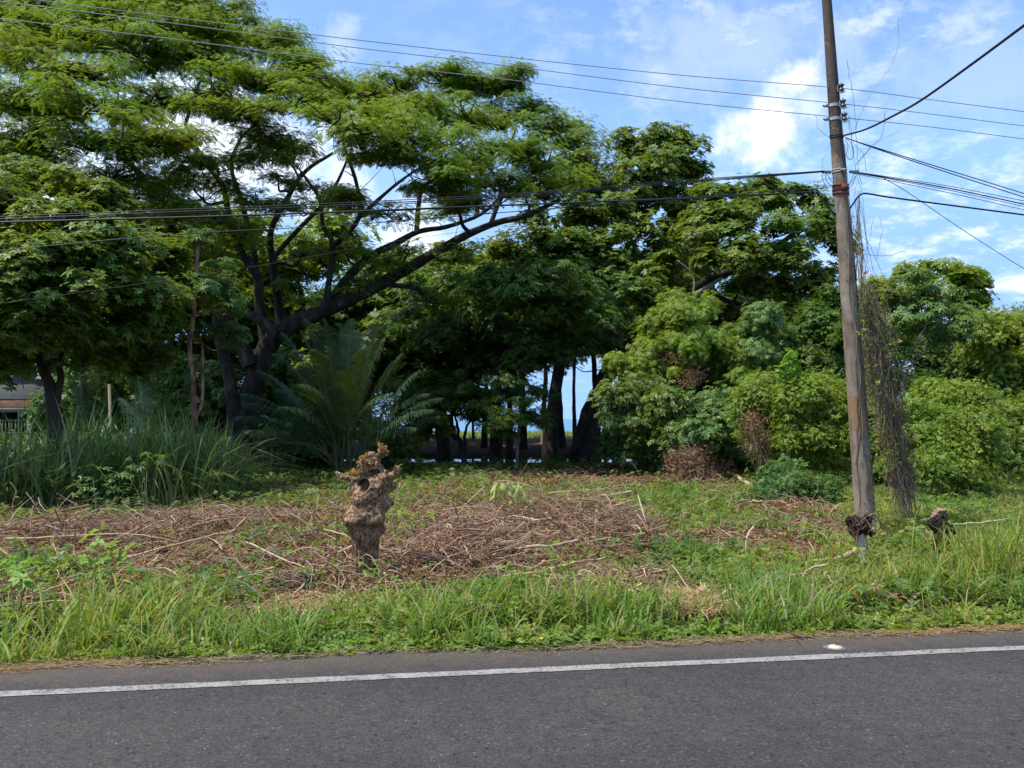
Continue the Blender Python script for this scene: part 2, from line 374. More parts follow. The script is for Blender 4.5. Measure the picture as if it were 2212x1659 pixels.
M['roofrust'] = roughmat('rusty_roof_sheet', [(.3, (.12, .06, .04)), (.7, (.24, .15, .10))], 3, bump=.2)  # rusty sheet, likewise darkened to include the tree shade
M['cream'] = roughmat('cream_paint', [(.3, (.42, .38, .26)), (.7, (.56, .51, .37))], 40, bump=.1, rough=.5)
M['pitch'] = roughmat('tar_ring', [(.3, (.10, .095, .10)), (.7, (.16, .15, .155))], 60, bump=.2, rough=.8)
M['signred'] = roughmat('red_paint', [(.3, (.42, .03, .03)), (.7, (.55, .06, .05))], 8, bump=0, rough=.5)
M['signyellow'] = roughmat('yellow_paint', [(.3, (.55, .36, .03)), (.7, (.66, .46, .05))], 8, bump=0, rough=.5)
M['yellowleaf'] = leafmat('yellow_leaf', (.45, .35, .03), (.60, .50, .06), trans=.3)
M['orangeleaf'] = leafmat('orange_leaf', (.45, .14, .05), (.60, .25, .12), trans=.3)

# ---------------------------------------------------------------- ground, road, water
RD = R(9.0); RDIR = np.array((math.cos(RD), math.sin(RD))); RNRM = np.array((-math.sin(RD), math.cos(RD)))
T_LINE, T_EDGE = 5.58, 6.04
def tt(x, y): return x * RNRM[0] + y * RNRM[1]
def sm(a, b, x): t = np.clip((x - a) / (b - a), 0, 1); return t * t * (3 - 2 * t)
def gz(x, y):
    x = np.asarray(x, float); y = np.asarray(y, float); t = tt(x, y)
    h = -.07 + .06 * sm(5.98, 6.12, t)
    h = h + sm(6.1, 8, t) * (.10 * (vn2(x, y, .8, 1) - .5) + .06 * (vn2(x, y, 2.5, 2) - .5))
    h = h - .12 * sm(6.2, 7.0, t) * (1 - sm(7.2, 9, t)) * sm(1, -3, x)
    ditch = sm(32.5, 34.2, y) * (1 - sm(38.5, 42, y)); h = h - .42 * ditch * sm(-8.5, -6.5, x) * (1 - sm(9, 11, x))
    h = h + (.15 + .35 * (vn2(x, y, .35, 33) - .4)) * sm(41, 50, y) * (1 - sm(84, 92, y)) + .12 * (vn2(x, y, 1.3, 34) - .5) * sm(41, 44, y) * (1 - sm(84, 92, y)) - .9 * sm(90, 94, y) - 2.0 * sm(94, 100, y)
    h = h - 1.4 * sm(6.9, 12, -y)
    return h
def axis_pts(lims):
    out = []
    for a, b, n in lims: out.append(np.linspace(a, b, n, endpoint=False))
    return np.concatenate(out + [[lims[-1][1]]])
gx = axis_pts([(-900, -120, 14), (-120, -40, 30), (-40, -12, 60), (-12, 12, 220), (12, 40, 60), (40, 120, 30), (120, 900, 14)])
gy = axis_pts([(-700, -20, 12), (-20, 4, 12), (4, 12, 110), (12, 26, 110), (26, 44, 80), (44, 101, 80)])
X, Y = np.meshgrid(gx, gy); Z = gz(X, Y)
def ell(px, py, rx, ry):
    c = G(px, py); a = G(px + rx, py); b = G(px, py - ry); d = G(px, py + ry)
    return c[0], c[1], abs(a[0] - c[0]), abs(b[1] - d[1]) / 2
BROWN = [ell(*e) for e in [(150, 1160, 260, 38), (430, 1130, 200, 30), (620, 1130, 170, 32), (330, 1180, 260, 30), (600, 1200, 120, 35),
    (1000, 1110, 130, 30), (1000, 1190, 190, 60), (1280, 1160, 180, 42), (1150, 1220, 200, 40), (900, 1220, 110, 40), (640, 1290, 70, 22),
    (1600, 1170, 180, 28), (1750, 1130, 90, 24), (1480, 1030, 90, 22), (1230, 1030, 220, 16), (1700, 1095, 110, 18), (120, 1380, 90, 30),
    (790, 1245, 90, 30), (740, 1210, 120, 30), (1330, 1250, 130, 22), (1990, 1170, 80, 22), (1250, 1300, 110, 18), (1420, 1010, 150, 14)]]
PILE = [(ell(*e[:4]), e[4]) for e in [(1010, 1195, 180, 60, .42), (1290, 1160, 160, 50, .50), (1130, 1130, 140, 42, .32), (150, 1165, 250, 38, .38), (430, 1135, 200, 30, .32),
    (640, 1125, 130, 26, .18), (520, 1150, 110, 22, .22), (1480, 1025, 70, 20, .45), (1700, 1100, 110, 18, .2), (900, 1245, 80, 30, .2)]]
def brown(x, y):
    s = np.zeros(np.shape(x))
    for cx, cy, rx, ry in BROWN: s = np.maximum(s, 1 - sm(.45, 1.35, np.sqrt(((x - cx) / rx) ** 2 + ((y - cy) / ry) ** 2)))
    s = s * 1.0 + .6 * (vn2(x, y, 1.6, 5) - .42) + .5 * sm(7.0, 8.2, tt(x, y)) * (1 - sm(.8, 3.2, x)) * (1 - sm(17, 24, y)) * (.35 + vn2(x, y, .9, 9)) + .5 * sm(6.4, 7.2, tt(x, y)) * (vn2(x, y, 1.3, 14) - .25) - .9 * sm(8.2, 8.8, tt(x, y)) * (1 - sm(10, 11.5, tt(x, y))) * sm(.50, .68, vn2(x, y, .85, 17))
    far = sm(39, 43, y) * (1 - sm(62, 72, y))
    return np.clip(np.maximum(s, far + .3 * (vn2(x, y, .5, 8) - .5)), 0, 1)
def pile(x, y):
    s = np.zeros(np.shape(x))
    for (cx, cy, rx, ry), h in PILE: s = np.maximum(s, h * (1 - sm(.2, 1.05, np.sqrt(((x - cx) / rx) ** 2 + ((y - cy) / ry) ** 2))))
    return s * (.10 + 1.15 * vn2(x, y, 2.2, 3) * (.5 + vn2(x, y, .9, 4)))
Vg = np.stack([X, Y, Z], -1).reshape(-1, 3); ny, nx = X.shape
ii = (np.arange(ny - 1)[:, None] * nx + np.arange(nx - 1)[None]).reshape(-1)
Qg = np.stack([ii, ii + 1, ii + nx + 1, ii + nx], -1)
def groundmat():
    m, nt, N, L = newmat('ground_soil'); out = N('ShaderNodeOutputMaterial'); b = N('ShaderNodeBsdfPrincipled')
    at = N('ShaderNodeAttribute'); at.attribute_name = 'litter'
    f1 = texn(N, L, 14, 8, .7); f2 = texn(N, L, 55, 4, .6)
    gr = ramp(N, L, f1, [(.3, (.018, .025, .008)), (.5, (.045, .075, .014)), (.62, (.085, .11, .022)), (.75, (.12, .09, .04))])
    br = ramp(N, L, f1, [(.3, (.03, .017, .01)), (.5, (.11, .06, .035)), (.65, (.20, .12, .07)), (.8, (.30, .19, .11))])
    c = mixc(N, L, at.outputs['Fac'], gr, br)
    c = mixc(N, L, f2, c, mixc(N, L, 1.0, c, (.45, .42, .4), 'MULTIPLY'))
    L(c, b.inputs['Base Color']); b.inputs['Roughness'].default_value = .95; b.inputs['Specular IOR Level'].default_value = .1
    bp = N('ShaderNodeBump'); bp.inputs['Strength'].default_value = .8; bp.inputs['Distance'].default_value = .05
    L(f1, bp.inputs['Height']); L(bp.outputs[0], b.inputs['Normal']); L(b.outputs[0], out.inputs[0]); return m
ground = tag(put('ground', Vg, Qg, groundmat(), smooth=True), kind='structure')
la = ground.data.attributes.new('litter', 'FLOAT', 'POINT'); la.data.foreach_set('value', brown(Vg[:, 0], Vg[:, 1]).astype(np.float32))

def roadmat():
    m, nt, N, L = newmat('asphalt'); out = N('ShaderNodeOutputMaterial'); b = N('ShaderNodeBsdfPrincipled')
    g = N('ShaderNodeNewGeometry'); pos = g.outputs['Position']
    v = N('ShaderNodeTexVoronoi'); v.inputs['Scale'].default_value = 105; L(pos, v.inputs['Vector'])
    sp = N('ShaderNodeSeparateColor'); L(v.outputs['Color'], sp.inputs[0])
    agg = ramp(N, L, sp.outputs[0], [(0, (.031, .0275, .0250)), (.5, (.047, .042, .0375)), (.93, (.062, .0555, .050)), (.99, (.085, .078, .072)), (1, (.16, .15, .14))])
    n1 = texn(N, L, .55, 5, .6, pos); n2 = texn(N, L, 7, 6, .7, pos); n3 = texn(N, L, 28, 3, .6, pos)
    c = mixc(N, L, 1.0, agg, ramp(N, L, n1, [(.3, (.80, .80, .83)), (.5, (1, 1, 1)), (.7, (1.15, 1.12, 1.08))]), 'MULTIPLY')
    c = mixc(N, L, 1.0, c, ramp(N, L, n2, [(.25, (.75, .75, .75)), (.6, (1.1, 1.1, 1.1)), (.8, (1.3, 1.27, 1.22))]), 'MULTIPLY')
    gap = ramp(N, L, n3, [(.30, (.35, .35, .35)), (.42, (1, 1, 1))]); c = mixc(N, L, 1.0, c, gap, 'MULTIPLY')
    d0 = N('ShaderNodeVectorMath'); d0.operation = 'DOT_PRODUCT'; L(pos, d0.inputs[0]); d0.inputs[1].default_value = (RNRM[0], RNRM[1], 0)
    sn = N('ShaderNodeMath'); sn.operation = 'SINE'; am = N('ShaderNodeMath'); am.operation = 'MULTIPLY_ADD'; L(d0.outputs['Value'], am.inputs[0]); am.inputs[1].default_value = 3.6; L(n1, am.inputs[2]); L(am.outputs[0], sn.inputs[0])
    c = mixc(N, L, 1.0, c, ramp(N, L, sn.outputs[0], [(0, (1.07, 1.06, 1.05)), (1, (.93, .93, .94))]), 'MULTIPLY')
    vc = N('ShaderNodeTexVoronoi'); vc.feature = 'DISTANCE_TO_EDGE'; vc.inputs['Scale'].default_value = .55; wv = N('ShaderNodeVectorMath'); wv.operation = 'ADD'; L(pos, wv.inputs[0])
    nz = N('ShaderNodeTexNoise'); nz.inputs['Scale'].default_value = 3; nz.inputs['Detail'].default_value = 6; L(pos, nz.inputs['Vector']); L(nz.outputs['Color'], wv.inputs[1]); L(wv.outputs[0], vc.inputs['Vector'])
    ck = N('ShaderNodeMapRange'); ck.inputs[1].default_value = .002; ck.inputs[2].default_value = .006; ck.inputs[3].default_value = .55; ck.inputs[4].default_value = 1; L(vc.outputs['Distance'], ck.inputs[0])
    ckm = N('ShaderNodeMath'); ckm.operation = 'MAXIMUM'; L(ck.outputs[0], ckm.inputs[0]); cm2 = N('ShaderNodeMapRange'); cm2.inputs[1].default_value = .5; cm2.inputs[2].default_value = .62; cm2.inputs[3].default_value = 1; cm2.inputs[4].default_value = 0; L(n1, cm2.inputs[0]); L(cm2.outputs[0], ckm.inputs[1])
    c = mixc(N, L, 1.0, c, ckm.outputs[0], 'MULTIPLY')
    # dusty brown wear towards the verge
    d = N('ShaderNodeVectorMath'); d.operation = 'DOT_PRODUCT'; L(pos, d.inputs[0]); d.inputs[1].default_value = (RNRM[0], RNRM[1], 0)
    a = N('ShaderNodeMath'); a.operation = 'MULTIPLY_ADD'; L(n2, a.inputs[0]); a.inputs[1].default_value = .35; L(d.outputs['Value'], a.inputs[2])
    mr = N('ShaderNodeMapRange'); mr.interpolation_type = 'SMOOTHSTEP'; L(a.outputs[0], mr.inputs[0]); mr.inputs[1].default_value = 5.66; mr.inputs[2].default_value = 6.28
    c = mixc(N, L, mr.outputs[0], c, mixc(N, L, .42, c, (.13, .095, .065)))
    L(c, b.inputs['Base Color']); b.inputs['Roughness'].default_value = .82; b.inputs['Specular IOR Level'].default_value = .3
    bp = N('ShaderNodeBump'); bp.inputs['Strength'].default_value = .55; bp.inputs['Distance'].default_value = .006
    hh = N('ShaderNodeMath'); hh.operation = 'ADD'; L(v.outputs['Distance'], hh.inputs[0]); L(n3, hh.inputs[1])
    L(hh.outputs[0], bp.inputs['Height']); L(bp.outputs[0], b.inputs['Normal']); L(b.outputs[0], out.inputs[0]); return m
s = np.concatenate([np.linspace(-700, -14, 60), np.arange(-13.95, 16, .04), np.linspace(16.1, 700, 60)])
edge = T_EDGE + .12 * (vn2(s, s * 0, .45, 1) - .5) + .15 * (vn2(s, s * 0, 2.2, 2) - .5) + .05 * (vn2(s, s * 0, 9, 3) - .5)
edge = edge + .10 * np.exp(-((s - .2) / .8) ** 2)
def strip(s, t0, t1, z0, z1):
    a = s[:, None] * RDIR[None] + t0[:, None] * RNRM[None]; b = s[:, None] * RDIR[None] + t1[:, None] * RNRM[None]
    V = np.stack([np.column_stack([a, np.full(len(s), z0)]), np.column_stack([b, np.full(len(s), z1)])], 1).reshape(-1, 3)
    i = np.arange(len(s) - 1) * 2
    return V, np.stack([i, i + 2, i + 3, i + 1], -1)
rb = MB(); one = np.ones(len(s)); rb.add(*strip(s, -3.4 * one, edge, 0, 0)); rb.add(*strip(s, edge, edge + .03, 0, -.09)); rb.add(*strip(s, -3.45 * one, -3.4 * one, -.09, 0))
tag(rb.build('road', roadmat()), kind='structure')
def linemat():
    m, nt, N, L = newmat('worn_white_paint'); out = N('ShaderNodeOutputMaterial'); b = N('ShaderNodeBsdfPrincipled')
    f = texn(N, L, 42, 7, .75); f2 = texn(N, L, 5, 5, .7)
    a = N('ShaderNodeMath'); a.operation = 'MULTIPLY_ADD'; L(f2, a.inputs[0]); a.inputs[1].default_value = .5; L(f, a.inputs[2])
    c = ramp(N, L, a.outputs[0], [(.62, (.06, .056, .05)), (.69, (.18, .170, .152)), (.79, (.275, .258, .232)), (.95, (.35, .33, .30))])
    L(c, b.inputs['Base Color']); b.inputs['Roughness'].default_value = .8
    bp = N('ShaderNodeBump'); bp.inputs['Strength'].default_value = .4; bp.inputs['Distance'].default_value = .004; L(f, bp.inputs['Height']); L(bp.outputs[0], b.inputs['Normal'])
    L(b.outputs[0], out.inputs[0]); return m
sl_ = s[(s > -60) & (s < 60)]
j0 = .012 * (vn2(sl_, sl_ * 0, 14, 5) - .5) + .008 * (vn2(sl_, sl_ * 0, 3, 6) - .5); j1 = .012 * (vn2(sl_, sl_ * 0, 14, 7) - .5) + .008 * (vn2(sl_, sl_ * 0, 3, 8) - .5)
tag(put('road_marking', *strip(sl_, T_LINE - .052 + j0, T_LINE + .050 + j1, .004, .004), linemat()), kind='structure')

def watermat(name, c, rough, bump, sc):
    m, nt, N, L = newmat(name); out = N('ShaderNodeOutputMaterial'); b = N('ShaderNodeBsdfPrincipled')
    b.inputs['Base Color'].default_value = (*c, 1); b.inputs['Roughness'].default_value = rough; b.inputs['Specular IOR Level'].default_value = .5
    f = texn(N, L, sc, 4); bp = N('ShaderNodeBump'); bp.inputs['Strength'].default_value = bump; bp.inputs['Distance'].default_value = .05
    L(f, bp.inputs['Height']); L(bp.outputs[0], b.inputs['Normal']); L(b.outputs[0], out.inputs[0]); return m
def plane(x0, x1, y0, y1, z): return np.array([(x0, y0, z), (x1, y0, z), (x1, y1, z), (x0, y1, z)]), [(0, 1, 2, 3)]
tag(put('sea', *plane(-9000, 9000, 93, 12000, -.62), watermat('sea_water', (.05, .16, .24), .25, .3, .7)), kind='structure')
tag(put('pond_water', *plane(-8.2, 10.5, 32.6, 41.5, -.16), watermat('pond_water', (.02, .02, .015), .04, .04, 2.5)), kind='structure')

# ---------------------------------------------------------------- ground cover (uncountable: stuff)
def field(n, y0, y1, spread=.66, power=1.0):
    y = np.exp(rng.uniform(math.log(y0), math.log(y1), n)); x = y * rng.uniform(-spread, spread, n); return x, y
def keep(m, *a): return [v[m] for v in a]
STUMPX = P(790, 1240, 9.07)[0]
# 1. grass blades
def make_grass():
    mb = MB(); x, y = field(150000, 6.0, 20); t = tt(x, y); b = brown(x, y); dens = vn2(x, y, 3.2, 11); dens2 = vn2(x, y, .9, 12)
    rightgreen = sm(2.0, 5.0, x)
    strip_ = sm(6.15, 6.4, t) * (1 - sm(7.4, 8.4, t))
    p = strip_ * (.04 + .75 * sm(.44, .70, dens)) * (1 - .8 * b) * (.35 + .65 * sm(.3, .6, vn2(x, y, 1.1, 15))) + (1 - strip_) * sm(6.4, 7, t) * (1 - b) ** 1.3 * (.12 + .4 * sm(.4, .7, dens2) + .5 * rightgreen)
    near_stump = np.hypot((x - STUMPX) / .55, (y - 8.8) / .85) < 1; p = np.where(near_stump, p * .12, p)
    k = rng.rand(len(x)) < p; x, y, t, dens, strip_ = keep(k, x, y, t, dens, strip_); n = len(x)
    h = rng.uniform(.05, .20, n) + strip_ * rng.rand(n) ** 2.5 * .38 * sm(.4, .65, dens) + .1 * sm(.5, .8, dens)
    ln = rng.uniform(.25, 1.25, n)
    mb.add(*blades(np.stack([x, y, gz(x, y) - .01], -1), h, rng.rand(n) * 6.283, ln, rng.uniform(.005, .016, n) * (1 + .04 * y), 3))
    # far sunny lawn behind the pole and centre patch
    x, y = field(60000, 11, 34); k = (rng.rand(len(x)) < (1 - brown(x, y)) * (.35 + .6 * sm(3, 6, x))); x, y = keep(k, x, y); n = len(x)
    mb.add(*blades(np.stack([x, y, gz(x, y) - .01], -1), rng.uniform(.06, .22, n), rng.rand(n) * 6.283, rng.uniform(.3, 1.2, n), rng.uniform(.012, .026, n), 2))
    # far bank grass beyond the trees
    n = 26000; x = rng.uniform(-22, 30, n); y = rng.uniform(64, 93, n)
    mb.add(*blades(np.stack([x, y, gz(x, y) - .01], -1), rng.uniform(.15, .5, n), rng.rand(n) * 6.283, rng.uniform(.3, 1.1, n), rng.uniform(.06, .12, n), 2))
    tag(mb.build('grass', M['grass']), 'low green grass blades covering the verge and clearing', 'grass', kind='stuff')
make_grass()
def make_weeds():
    mb = MB(); x, y = field(64000, 6.05, 33); t = tt(x, y); b = brown(x, y); d = vn2(x, y, 2.0, 21); d2 = vn2(x, y, .7, 22)
    edge_ = sm(6.08, 6.2, t) * (1 - sm(6.5, 6.8, t))
    p = edge_ * .8 + sm(6.2, 6.7, t) * (1 - .86 * b) * (.15 + .9 * sm(.38, .62, d)) * (.5 + .5 * d2) + .1 * sm(6.3, 7, t)
    p = np.where(np.hypot((x - STUMPX) / .5, (y - 8.8) / .8) < 1, p * .15, p)
    k = rng.rand(len(x)) < p; x, y, t, d, edge_ = keep(k, x, y, t, d, edge_); n = len(x)
    z = gz(x, y) + rng.rand(n) ** 1.5 * (.03 + .22 * sm(.45, .75, d) * (1 - edge_)) + .01
    nr = np.stack([rng.randn(n) * .5, rng.randn(n) * .5 - .15, np.ones(n)], -1)
    mb.add(*scatter(TTS, np.stack([x, y, z], -1), nr, rng.uniform(.05, .11, n) * (1 + .035 * (y - 6)), tilt=.2))
    tag(mb.build('weeds', M['weed']), 'small leafy weeds spreading low over the verge', 'weeds', kind='stuff')
    mb = MB(); x, y = field(26000, 6.5, 33); d = vn2(x, y, 1.4, 31); k = (rng.rand(len(x)) < sm(.45, .65, d) * (1 - .95 * brown(x, y)) * sm(6.5, 7.2, tt(x, y))); x, y = keep(k, x, y); n = len(x)
    mb.add(*scatter(TR5, np.stack([x, y, gz(x, y) + rng.rand(n) * .2], -1), np.stack([rng.randn(n) * .3, rng.randn(n) * .3, np.ones(n)], -1), rng.uniform(.04, .085, n) * (1 + .04 * (y - 6)), tilt=.3))
    tag(mb.build('creeping_plants', M['mid']), 'darker creeping plants with rounded leaves in the clearing', 'ground cover', kind='stuff')
make_weeds()
def make_litter():
    mb = MB(); x, y = field(150000, 6.3, 40); b = brown(x, y); pl = pile(x, y)
    k = rng.rand(len(x)) < (b * 1.1 + .12) * sm(6.3, 6.9, tt(x, y)); x, y, pl = keep(k, x, y, pl); n = len(x)
    V0, Q0 = template([leafq((0, 0, 0), 0, 1, .5, .2, .1, .3)])
    mb.add(*scatter((V0, Q0), np.stack([x, y, gz(x, y) + .01 + pl * rng.rand(n) ** .6], -1), np.stack([rng.randn(n) * .6, rng.randn(n) * .6, np.ones(n)], -1), rng.uniform(.03, .075, n) * (1 + .03 * (y - 6)), tilt=.35))
    tag(mb.build('dead_leaves', M['deadleaf']), 'curled brown dead leaves lying over the cleared ground', 'dead leaves', kind='stuff')
    mb = MB(); x, y = field(42000, 6.6, 26); pl = pile(x, y); b = brown(x, y)
    k = rng.rand(len(x)) < np.clip(b * .42 + pl * 2.8, 0, 1) * sm(6.5, 7.5, tt(x, y)); x, y, pl = keep(k, x, y, pl); n = len(x)
    L_ = rng.uniform(.15, 1.1, n) * (.55 + pl * 1.8); a = rng.rand(n) * 6.283; el = rng.randn(n) * .28
    z = gz(x, y) + .02 + pl * rng.rand(n)
    d = np.stack([np.cos(a) * np.cos(el), np.sin(a) * np.cos(el), np.sin(el)], -1) * L_[:, None] / 2
    c = np.stack([x, y, z], -1); mx_ = np.maximum(0, -(c[:, 2] - np.abs(d[:, 2]) - gz(x, y))); c[:, 2] += mx_
    mb.add(*many_tubes(c - d, c + d, rng.randn(n, 3) * L_[:, None] * .10 + np.array((0, 0, .02)), .0025 + .004 * rng.rand(n) + .011 * rng.rand(n) ** 7, rng.uniform(.0012, .0035, n), 4, 3))
    tag(mb.build('brushwood', M['twig']), 'tangled dry brown twigs of cut brushwood across the clearing', 'brushwood', kind='stuff')
    # straw and grit along the road edge
    mb = MB(); n = 9000; sx = rng.uniform(-9, 12, n); w = vn2(sx, sx * 0, .9, 41); tE = np.interp(sx, s, edge)
    tv = tE + rng.normal(.03, .05, n) + .03 * (w - .5); k = rng.rand(n) < .25 + .9 * sm(.35, .7, w); sx, tv = keep(k, sx, tv); n = len(sx)
    p = sx[:, None] * RDIR + tv[:, None] * RNRM; a = RD + rng.randn(n) * .6; L_ = rng.uniform(.02, .12, n)
    c = np.column_stack([p, np.maximum(gz(p[:, 0], p[:, 1]), 0 * p[:, 0]) + .006 + rng.rand(n) * .015]); d = np.column_stack([np.cos(a), np.sin(a), rng.randn(n) * .1]) * L_[:, None] / 2
    mb.add(*many_tubes(c - d, c + d, rng.randn(n, 3) * .004, np.full(n, .0016), np.full(n, .0012), 2, 3))
    tag(mb.build('straw', M['straw']), 'dry straw strewn along the edge of the asphalt', 'straw', kind='stuff')
    mb = MB(); n = 2000; sx = rng.uniform(-8, 12, n); tv = np.interp(sx, s, edge) + rng.normal(-.01, .06, n); k = vn2(sx, sx * 0, 1.2, 51) > .40; sx, tv = keep(k, sx, tv); n = len(sx)
    p = sx[:, None] * RDIR + tv[:, None] * RNRM; r = rng.uniform(.002, .006, n)
    o = np.array([(1, 0, 0), (0, 1, 0), (-1, 0, 0), (0, -1, 0), (0, 0, 1), (0, 0, -1)], float); V = (np.column_stack([p, r * .6 + .001])[:, None] + o[None] * r[:, None, None] * rng.uniform(.7, 1.2, (n, 6, 1))).reshape(-1, 3)
    q = np.array([(0, 1, 4, 4), (1, 2, 4, 4), (2, 3, 4, 4), (3, 0, 4, 4), (1, 0, 5, 5), (2, 1, 5, 5), (3, 2, 5, 5), (0, 3, 5, 5)])[:, :3]
    T = (q[None] + (np.arange(n) * 6)[:, None, None]).reshape(-1, 3)
    tag(put('gravel', V, None, M['stone'], T=T), 'loose pale gravel along the edge of the asphalt', 'gravel', kind='stuff')
make_litter()

# ---------------------------------------------------------------- trees
KD, KS = 2.3, .64        # leaf count and leaf size factors
class Tree:
    def __init__(s, name, label, cat, base, bark, leaf, tpl, group=None):
        s.root = empty(name, tuple(float(v) for v in base), label, cat, group); s.bark = bark; s.leaf = leaf; s.tpl = tpl
        s.tm = MB(); s.bm = MB(); s.cm = MB(); s.nodes = []; s.nr = []
    def limb(s, pts, r0, r1, n=6, sides=10, wob=.0, trunk=True, flare=0):
        c = catmull(pts, n); k = len(c); t = np.linspace(0, 1, k)
        if wob: c = c + (rng.randn(k, 3) * wob) * np.sin(t * math.pi)[:, None]
        r = r0 * (1 - t) + r1 * t
        if flare: r = r * (1 + flare * np.exp(-t * 9))
        s.tm.add(*tube(c, r, sides, bump=.10)); s.nodes += list(c[1:]); s.nr += list(r[1:]); return s
    def pads(s, pads, sub=3.0, per=60, size=.3, cr=.5, flat=.45, br=.05, tilt=.5, link=True, twigs=True, up=1.0, fill=0):
        """pads: (px, py, Y, rx px, ry px[, depth m]) -> leaf clumps hung on grown branches"""
        todo = []
        if fill:
            ex = []
            for p in pads:
                for k in range(fill):
                    q = list(p); q[0] += rng.uniform(-1, 1) * p[3]; q[1] += rng.uniform(.2, 1.5) * p[4]; q[2] += rng.uniform(-1.2, 1.2) * p[3] * p[2] / F; q[3] *= rng.uniform(.3, .6); q[4] *= rng.uniform(.4, .8)
                    if len(q) > 5: q[5] *= .6
                    ex.append(tuple(q))
            pads = list(pads) + ex
        for p in pads:
            c = P(p[0], p[1], p[2]); rx = p[3] * p[2] / F; rz = p[4] * p[2] / F; ry = p[5] if len(p) > 5 else rx * .8
            todo.append((c, rx, ry, rz))
        if s.nodes and link:
            o = np.array(s.nodes); todo.sort(key=lambda q: np.min(np.linalg.norm(o - q[0], axis=1)))
        for c, rx, ry, rz in todo:
            a = c - np.array((0, 0, rz * .55))
            if s.nodes and link:
                nd = np.array(s.nodes); dd = nd - a; d = np.sqrt(dd[:, 0] ** 2 + dd[:, 1] ** 2 + (np.where(dd[:, 2] > 0, 2.2, .8) * dd[:, 2]) ** 2)
                i = int(np.argmin(d)); st = nd[i]; L_ = np.linalg.norm(a - st)
                if L_ > .25:
                    mid = (st + a) / 2 + np.array((0, 0, -.10 * L_ if L_ < 4 else .08 * L_)) + rng.randn(3) * .09 * L_
                    q1 = st + (mid - st) * .5 + rng.randn(3) * .05 * L_; q2 = mid + (a - mid) * .5 + rng.randn(3) * .05 * L_
                    cc = catmull([st, q1, mid, q2, a], 3); r0 = min(s.nr[i] * .75, br * (1 + .25 * L_)); r = np.linspace(r0, max(.018, r0 * .4), len(cc))
                    s.bm.add(*tube(cc, r, 5)); s.nodes += list(cc[2:]); s.nr += list(r[2:])
            m = max(4, int(sub * (rx * ry * 2 + rz * (rx + ry) * .8)))
            u = rng.randn(m, 3); u /= np.linalg.norm(u, axis=1)[:, None]; u[:, 2] = np.where(rng.rand(m) < .6, np.abs(u[:, 2]), u[:, 2])
            rad = rng.rand(m) ** .45
            sc = c + u * np.array((rx, ry, rz)) * rad[:, None]
            if twigs:
                s.bm.add(*many_tubes(a + (sc - a) * rng.uniform(0, .25, (m, 1)), sc, rng.randn(m, 3) * .09 * rx, np.full(m, .028 * min(1.3, cr / .4)), np.full(m, .009), 4, 3))
            per_ = np.maximum(3, (per * KD * rng.uniform(.45, 1.5, m)).astype(int)); idx = np.repeat(np.arange(m), per_); N = len(idx)
            crr = cr * rng.uniform(.4, 1.5, m)[idx][:, None]
            v = rng.randn(N, 3); v /= np.linalg.norm(v, axis=1)[:, None]; v = v * (rng.rand(N, 1) ** .4)
            pos = sc[idx] + v * crr * np.array((1, 1, flat))
            nr = np.array((0, 0, up)) + v * np.array((.7, .7, .3)) + u[idx] * .35
            s.cm.add(*scatter(s.tpl, pos, nr, size * KS * rng.uniform(.45, 1.35, N), yaw=np.arctan2(v[:, 1], v[:, 0]) + rng.randn(N) * .8, tilt=tilt * .4))
        return s
    def done(s, trunkname='trunk'):
        if s.tm.V: s.tm.build(trunkname, M[s.bark], s.root, True)
        if s.bm.V: s.bm.build('branches', M[s.bark], s.root, True)
        if s.cm.V: s.cm.build('crown', M[s.leaf], s.root)
        return s.root
def px(pts, Y): return [P(a, b, Y if len(r) == 0 else r[0]) for a, b, *r in pts]
def gb(x, y, sink=.15): return np.array((x, y, float(gz(x, y)) - sink))

